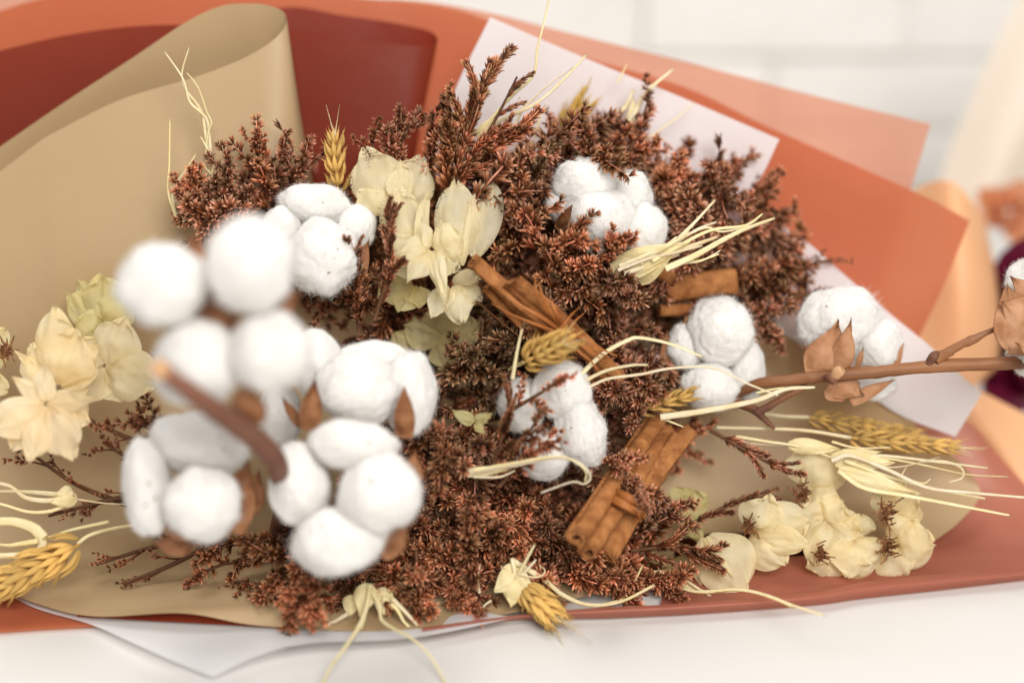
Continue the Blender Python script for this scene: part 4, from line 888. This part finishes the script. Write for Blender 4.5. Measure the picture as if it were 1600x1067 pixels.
tuft('three long arching straws right of the sharp boll', [
    (P(.016, (895, 598), (940, 555), (980, 532), (1002, 528), (1050, 538), (1097, 557), dw=.006), 7), (P(.016, (905, 600), (945, 580), (985, 571), (1013, 570), dw=.006), 5.5), (P(.016, (918, 606), (950, 592), (1000, 585), (1045, 576), (1095, 573), (1130, 580), (1170, 600), (1216, 618), dw=.006), 4.5)], (), 9)
tuft('flat straw blade under the raised lock boll', [(P(.006, (1032, 652), (1100, 642), (1180, 626), (1228, 608), (1274, 605), dw=.006), 10), (P(.008, (1182, 614), (1215, 607), (1236, 605)), 3), (P(.004, (1038, 655), (1068, 667)), 4)], (), 10)
tuft('single stiff straw between dark statice and wheat ear', [(P(.024, (801, 592), (808, 550), (816, 513), dw=.004), 6)], (), 11)
tuft('looped pale straw below the sharp boll', [(P(.034, (735, 738), (800, 728), (860, 716), (893, 718), (918, 734), (922, 748), (912, 756), (893, 753), (845, 770)), 4.5), (P(.036, (740, 735), (810, 722), (870, 713), (900, 722), (916, 738), (914, 752)), 3.5), (P(.028, (740, 745), (780, 745), (805, 735)), 4)], [((725, 738, .026), (790, 728, .032), 12, .25), ((730, 744, .026), (800, 733, .031), 9, .2)], 12)
tuft('straw strands ending over the terracotta lip at lower right', [(P(.000, (1030, 902), (1085, 924), (1150, 921), (1195, 929), (1240, 946), (1290, 962), dw=.040), 5.5), (P(.000, (1035, 905), (1090, 926), (1160, 922), (1210, 936), (1240, 950), dw=.03), 4), (P(.002, (1070, 905), (1100, 925), (1132, 943)), 4), (P(.000, (1050, 905), (1120, 930), (1178, 937)), 5)], [((1020, 895, -.002), (1090, 925, .002), 24)], 13)
tuft('pale looping straw at the left frame edge', [(P(.012, (115, 770), (80, 782), (40, 778), (15, 760), (-20, 752)), 9), (P(.012, (112, 775), (60, 770), (20, 768), (-20, 768)), 8), (P(.012, (110, 785), (80, 798), (45, 800), (10, 790), (-20, 782)), 6), (P(.004, (120, 780), (160, 786), (200, 788)), 3)], [((120, 778, .010), (75, 785, .016), 28), ((112, 768, .010), (84, 772, .016), 24)], 14)
tuft('golden curled leaf loop above the fat wheat ear', [(P(.016, (170, 815), (110, 828), (68, 842)), 5), (P(.018, (66, 842), (50, 825), (15, 815), (-30, 818)), 20), (P(.018, (66, 842), (58, 862), (20, 868), (-30, 866)), 16), (P(.020, (60, 845), (30, 850), (10, 852), (-20, 848)), 8)], (), 15)

# ------------------------------------------------------------------ cream papery flowers
def flower(label, petals, tint=(1, 1, 1), seed=0, eye=None):
    root = thing('cream_flower', at(*petals[0][0]), label, 'dried flower', 'cream papery bract flowers')
    for i, p in enumerate(petals):
        kw = dict(p[3]) if len(p) > 3 else {}
        mb = MB(); petal(mb, p[0], p[1], p[2] * .94, seed=seed * 17 + i, nu=20, nv=20, **kw)
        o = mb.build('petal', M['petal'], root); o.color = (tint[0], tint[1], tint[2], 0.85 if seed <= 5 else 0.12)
    if eye:
        for k, e in enumerate(eye):
            r = random.Random(seed + k); mb = MB()
            for q in range(60):
                a = at(e[0] + r.gauss(0, e[3] * .3), e[1] + r.gauss(0, e[3] * .45), e[2]); b = a + BACK * .002 + Vector((r.gauss(0, .0018), r.gauss(0, .001), r.gauss(0, .0018)))
                tube(mb, [a, b], [.0004, .0002], 4)
            mb.build('flower_eye', M['bur'], root)
    return root
flower('large cream bract flower with a lacy rim beside the red cone', [((612, 330, -.006), (572, 236, .003), 96, dict(cup=.55)), ((622, 332, -.010), (656, 248, -.006), 84, dict(cup=.35)), ((600, 330, .0), (560, 300, .004), 60, dict(cup=.4)), ((630, 330, .000), (625, 255, .005), 52, dict(cup=.3, roll=.5))], seed=1)
flower('folded cream flower in the middle of the bract cluster', [((640, 392, .002), (622, 296, .010), 80, dict(cup=.4)), ((652, 390, .004), (667, 303, .014), 36, dict(roll=.9, cup=.3)), ((660, 395, .002), (602, 372, .008), 66, dict(cup=.3)), ((650, 400, .0), (612, 420, .006), 56, {})], seed=2)
flower('big two lobed cream bract with a central seam', [((718, 405, .004), (712, 288, .009), 82, dict(cup=.42, ruffle=.10)), ((742, 402, .004), (766, 283, .007), 64, dict(cup=.35, ruffle=.10)), ((722, 415, .008), (738, 300, .013), 16, dict(cup=.8, ruffle=.05, shape=1))], seed=3)
flower('star shaped cream flower with curled points at cluster centre', [((672, 388, .012), (614, 398, .020), 58, dict(cup=.2, shape=1, curl=.15)), ((676, 392, .012), (694, 470, .022), 44, dict(cup=.4, shape=1, roll=.5)), ((680, 385, .010), (722, 372, .014), 62, dict(cup=.3)), ((672, 385, .012), (658, 340, .022), 30, dict(shape=1, roll=.8)), ((670, 392, .012), (636, 442, .020), 56, dict(shape=1, cup=.3)), ((678, 388, .013), (690, 345, .018), 34, dict(shape=1, roll=-.8)), ((684, 400, .008), (716, 420, .010), 64, dict(cup=.2))], seed=4)
flower('small curled cream flower by the cinnamon end', [((698, 446, .006), (676, 494, .014), 40, dict(cup=.3)), ((708, 442, .006), (750, 428, .012), 36, dict(roll=.6, cup=.5)), ((712, 446, .008), (722, 502, .014), 50, dict(cup=.4, ruffle=.25)), ((720, 446, .006), (745, 470, .012), 44, dict(cup=.4, ruffle=.25)), ((706, 450, .010), (700, 490, .018), 22, dict(roll=.9, shape=1))], seed=5)
flower('shaded cream flower under the star, left of the cinnamon', [((645, 445, -.010), (592, 462, -.006), 56, {}), ((648, 448, -.010), (625, 486, -.004), 48, dict(roll=.4)), ((655, 448, -.008), (655, 480, -.004), 50, {}), ((640, 440, -.012), (604, 430, -.010), 50, {})], (.85, .82, .62), 6)  # darker tint stands in for the shade under the star
flower('dim cream flower deep behind the dark statice', [((690, 530, -.020), (745, 505, -.016), 70, {}), ((690, 530, -.020), (635, 510, -.018), 66, {}), ((690, 530, -.020), (700, 575, -.016), 56, {}), ((690, 525, -.020), (690, 480, -.016), 70, {}), ((640, 560, -.024), (618, 520, -.020), 50, {})], (.80, .76, .58), 7)  # tint paints in the shadow this flower sits in
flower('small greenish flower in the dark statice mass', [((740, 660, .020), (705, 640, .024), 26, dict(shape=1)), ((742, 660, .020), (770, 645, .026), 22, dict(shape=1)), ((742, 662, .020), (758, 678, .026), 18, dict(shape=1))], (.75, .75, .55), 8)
flower('olive cream flower against the tan paper at left', [((160, 510, -.020), (108, 462, -.016), 60, dict(cup=.2)), ((165, 512, -.018), (160, 432, -.012), 84, dict(cup=.45)), ((160, 512, -.016), (120, 500, -.010), 56, dict(cup=.4)), ((168, 515, -.016), (192, 460, -.012), 70, dict(cup=.5)), ((155, 505, -.020), (125, 440, -.018), 40, {})], (.86, .86, .68), 9)
flower('cream flower with a domed bract left of the large boll', [((172, 572, -.004), (196, 500, .004), 84, dict(cup=.5)), ((165, 575, -.004), (240, 600, .004), 90, dict(cup=.5)), ((165, 575, -.006), (140, 625, -.002), 60, {}), ((160, 570, -.004), (130, 530, .000), 60, {}), ((170, 580, -.006), (190, 625, -.002), 60, {})], seed=10)
flower('pale domed cream flower above the left star', [((95, 600, .012), (85, 486, .022), 74, dict(cup=.5)), ((95, 600, .014), (120, 520, .022), 100, dict(cup=.5)), ((90, 600, .012), (150, 545, .020), 70, {}), ((85, 600, .012), (22, 548, .016), 40, dict(shape=1)), ((90, 600, .010), (50, 540, .016), 80, dict(cup=.4)), ((100, 600, .010), (135, 605, .014), 60, {})], (1.05, 1.02, 1.0), 11)
flower('blurred cream star flower with pointed lobes at the left edge', [((70, 628, .030), (18, 588, .036), 36, dict(shape=1)), ((74, 630, .030), (152, 624, .038), 46, dict(shape=1)), ((68, 632, .030), (-12, 672, .036), 66, dict(cup=.4)), ((68, 635, .030), (48, 718, .038), 52, dict(cup=.4)), ((74, 635, .030), (112, 712, .036), 74, dict(cup=.4)), ((70, 625, .032), (72, 560, .040), 44, dict(shape=1, curl=.2)), ((66, 640, .026), (20, 700, .028), 70, {}), ((80, 632, .026), (135, 660, .030), 70, {})], (1.05, 1.0, 1.0), 12)
flower('cream bract cut off by the left frame edge', [((-30, 560, .004), (6, 515, .008), 44, dict(cup=.4)), ((-30, 565, .004), (8, 560, .008), 36, {}), ((-30, 590, .000), (10, 610, .002), 44, {})], (.95, .92, .8), 13, [(8, 548, .008, 14)])
TR = (1.03, 1.02, .98)
flower('cream flower hanging below the right straw tuft', [((1262, 765, -.020), (1312, 712, -.014), 80, dict(cup=.5)), ((1262, 770, -.020), (1310, 790, -.014), 70, dict(cup=.4)), ((1258, 755, -.022), (1250, 700, -.018), 60, {})], TR, 14, [(1254, 770, -.012, 20)])
flower('cream cupped flower with three round bracts lower right', [((1180, 830, -.012), (1200, 776, -.004), 78, dict(cup=.5)), ((1175, 832, -.012), (1262, 815, -.004), 90, dict(cup=.5)), ((1175, 835, -.012), (1225, 880, -.004), 76, dict(cup=.5)), ((1185, 840, -.008), (1260, 850, .0), 50, {})], TR, 15, [(1170, 820, -.008, 10)])
flower('large drooping cream bract nearest the lower lip at right', [((1105, 838, -.008), (1165, 918, .000), 104, dict(cup=.35, ruffle=.08)), ((1100, 840, -.010), (1108, 925, -.006), 50, {}), ((1100, 842, -.008), (1150, 905, .003), 14, dict(shape=1, cup=.6))], TR, 16)
flower('cream trumpet flower facing down in the lower right cluster', [((1290, 815, -.016), (1275, 880, -.008), 60, dict(cup=.8)), ((1285, 812, -.018), (1320, 790, -.012), 70, dict(cup=.4)), ((1285, 812, -.018), (1250, 790, -.012), 60, {}), ((1290, 860, -.014), (1262, 885, -.010), 70, {}), ((1290, 860, -.016), (1330, 885, -.010), 70, {}), ((1300, 815, -.016), (1345, 830, -.012), 60, {})], TR, 17, [(1282, 864, -.004, 10)])
flower('cream flower at the base of the lower right cluster', [((1335, 840, -.016), (1325, 900, -.008), 90, dict(cup=.4)), ((1335, 840, -.014), (1360, 880, -.008), 70, dict(cup=.4)), ((1335, 838, -.016), (1345, 805, -.012), 60, {})], TR, 18)
flower('cream flower with a dark eye under the long straw strands', [((1388, 800, -.018), (1435, 775, -.010), 66, dict(cup=.4)), ((1388, 798, -.018), (1410, 755, -.012), 60, {}), ((1385, 795, -.018), (1364, 775, -.012), 30, {}), ((1390, 805, -.018), (1440, 800, -.012), 60, {})], TR, 19, [(1384, 803, -.008, 18)])
flower('rightmost round cream flower with a dark eye on the terracotta sheet', [((1392, 850, -.018), (1458, 850, -.010), 86, dict(cup=.5)), ((1392, 848, -.018), (1432, 815, -.012), 70, dict(cup=.3)), ((1390, 855, -.018), (1415, 898, -.012), 80, dict(cup=.4)), ((1390, 860, -.02), (1355, 885, -.014), 40, {})], TR, 20, [(1386, 850, -.008, 20)])
flower('greenish cream bract beside the lower cinnamon', [((1055, 795, -.028), (1105, 778, -.024), 60, {}), ((1055, 795, -.028), (1075, 765, -.024), 50, {}), ((1070, 830, -.026), (1095, 820, -.022), 60, {})], (.85, .85, .62), 21)
flower('cream husk low behind the statice at the bottom right', [((1000, 880, -.016), (1060, 905, -.010), 50, {}), ((1050, 880, -.02), (1085, 900, -.014), 56, {})], (.88, .85, .62), 22)
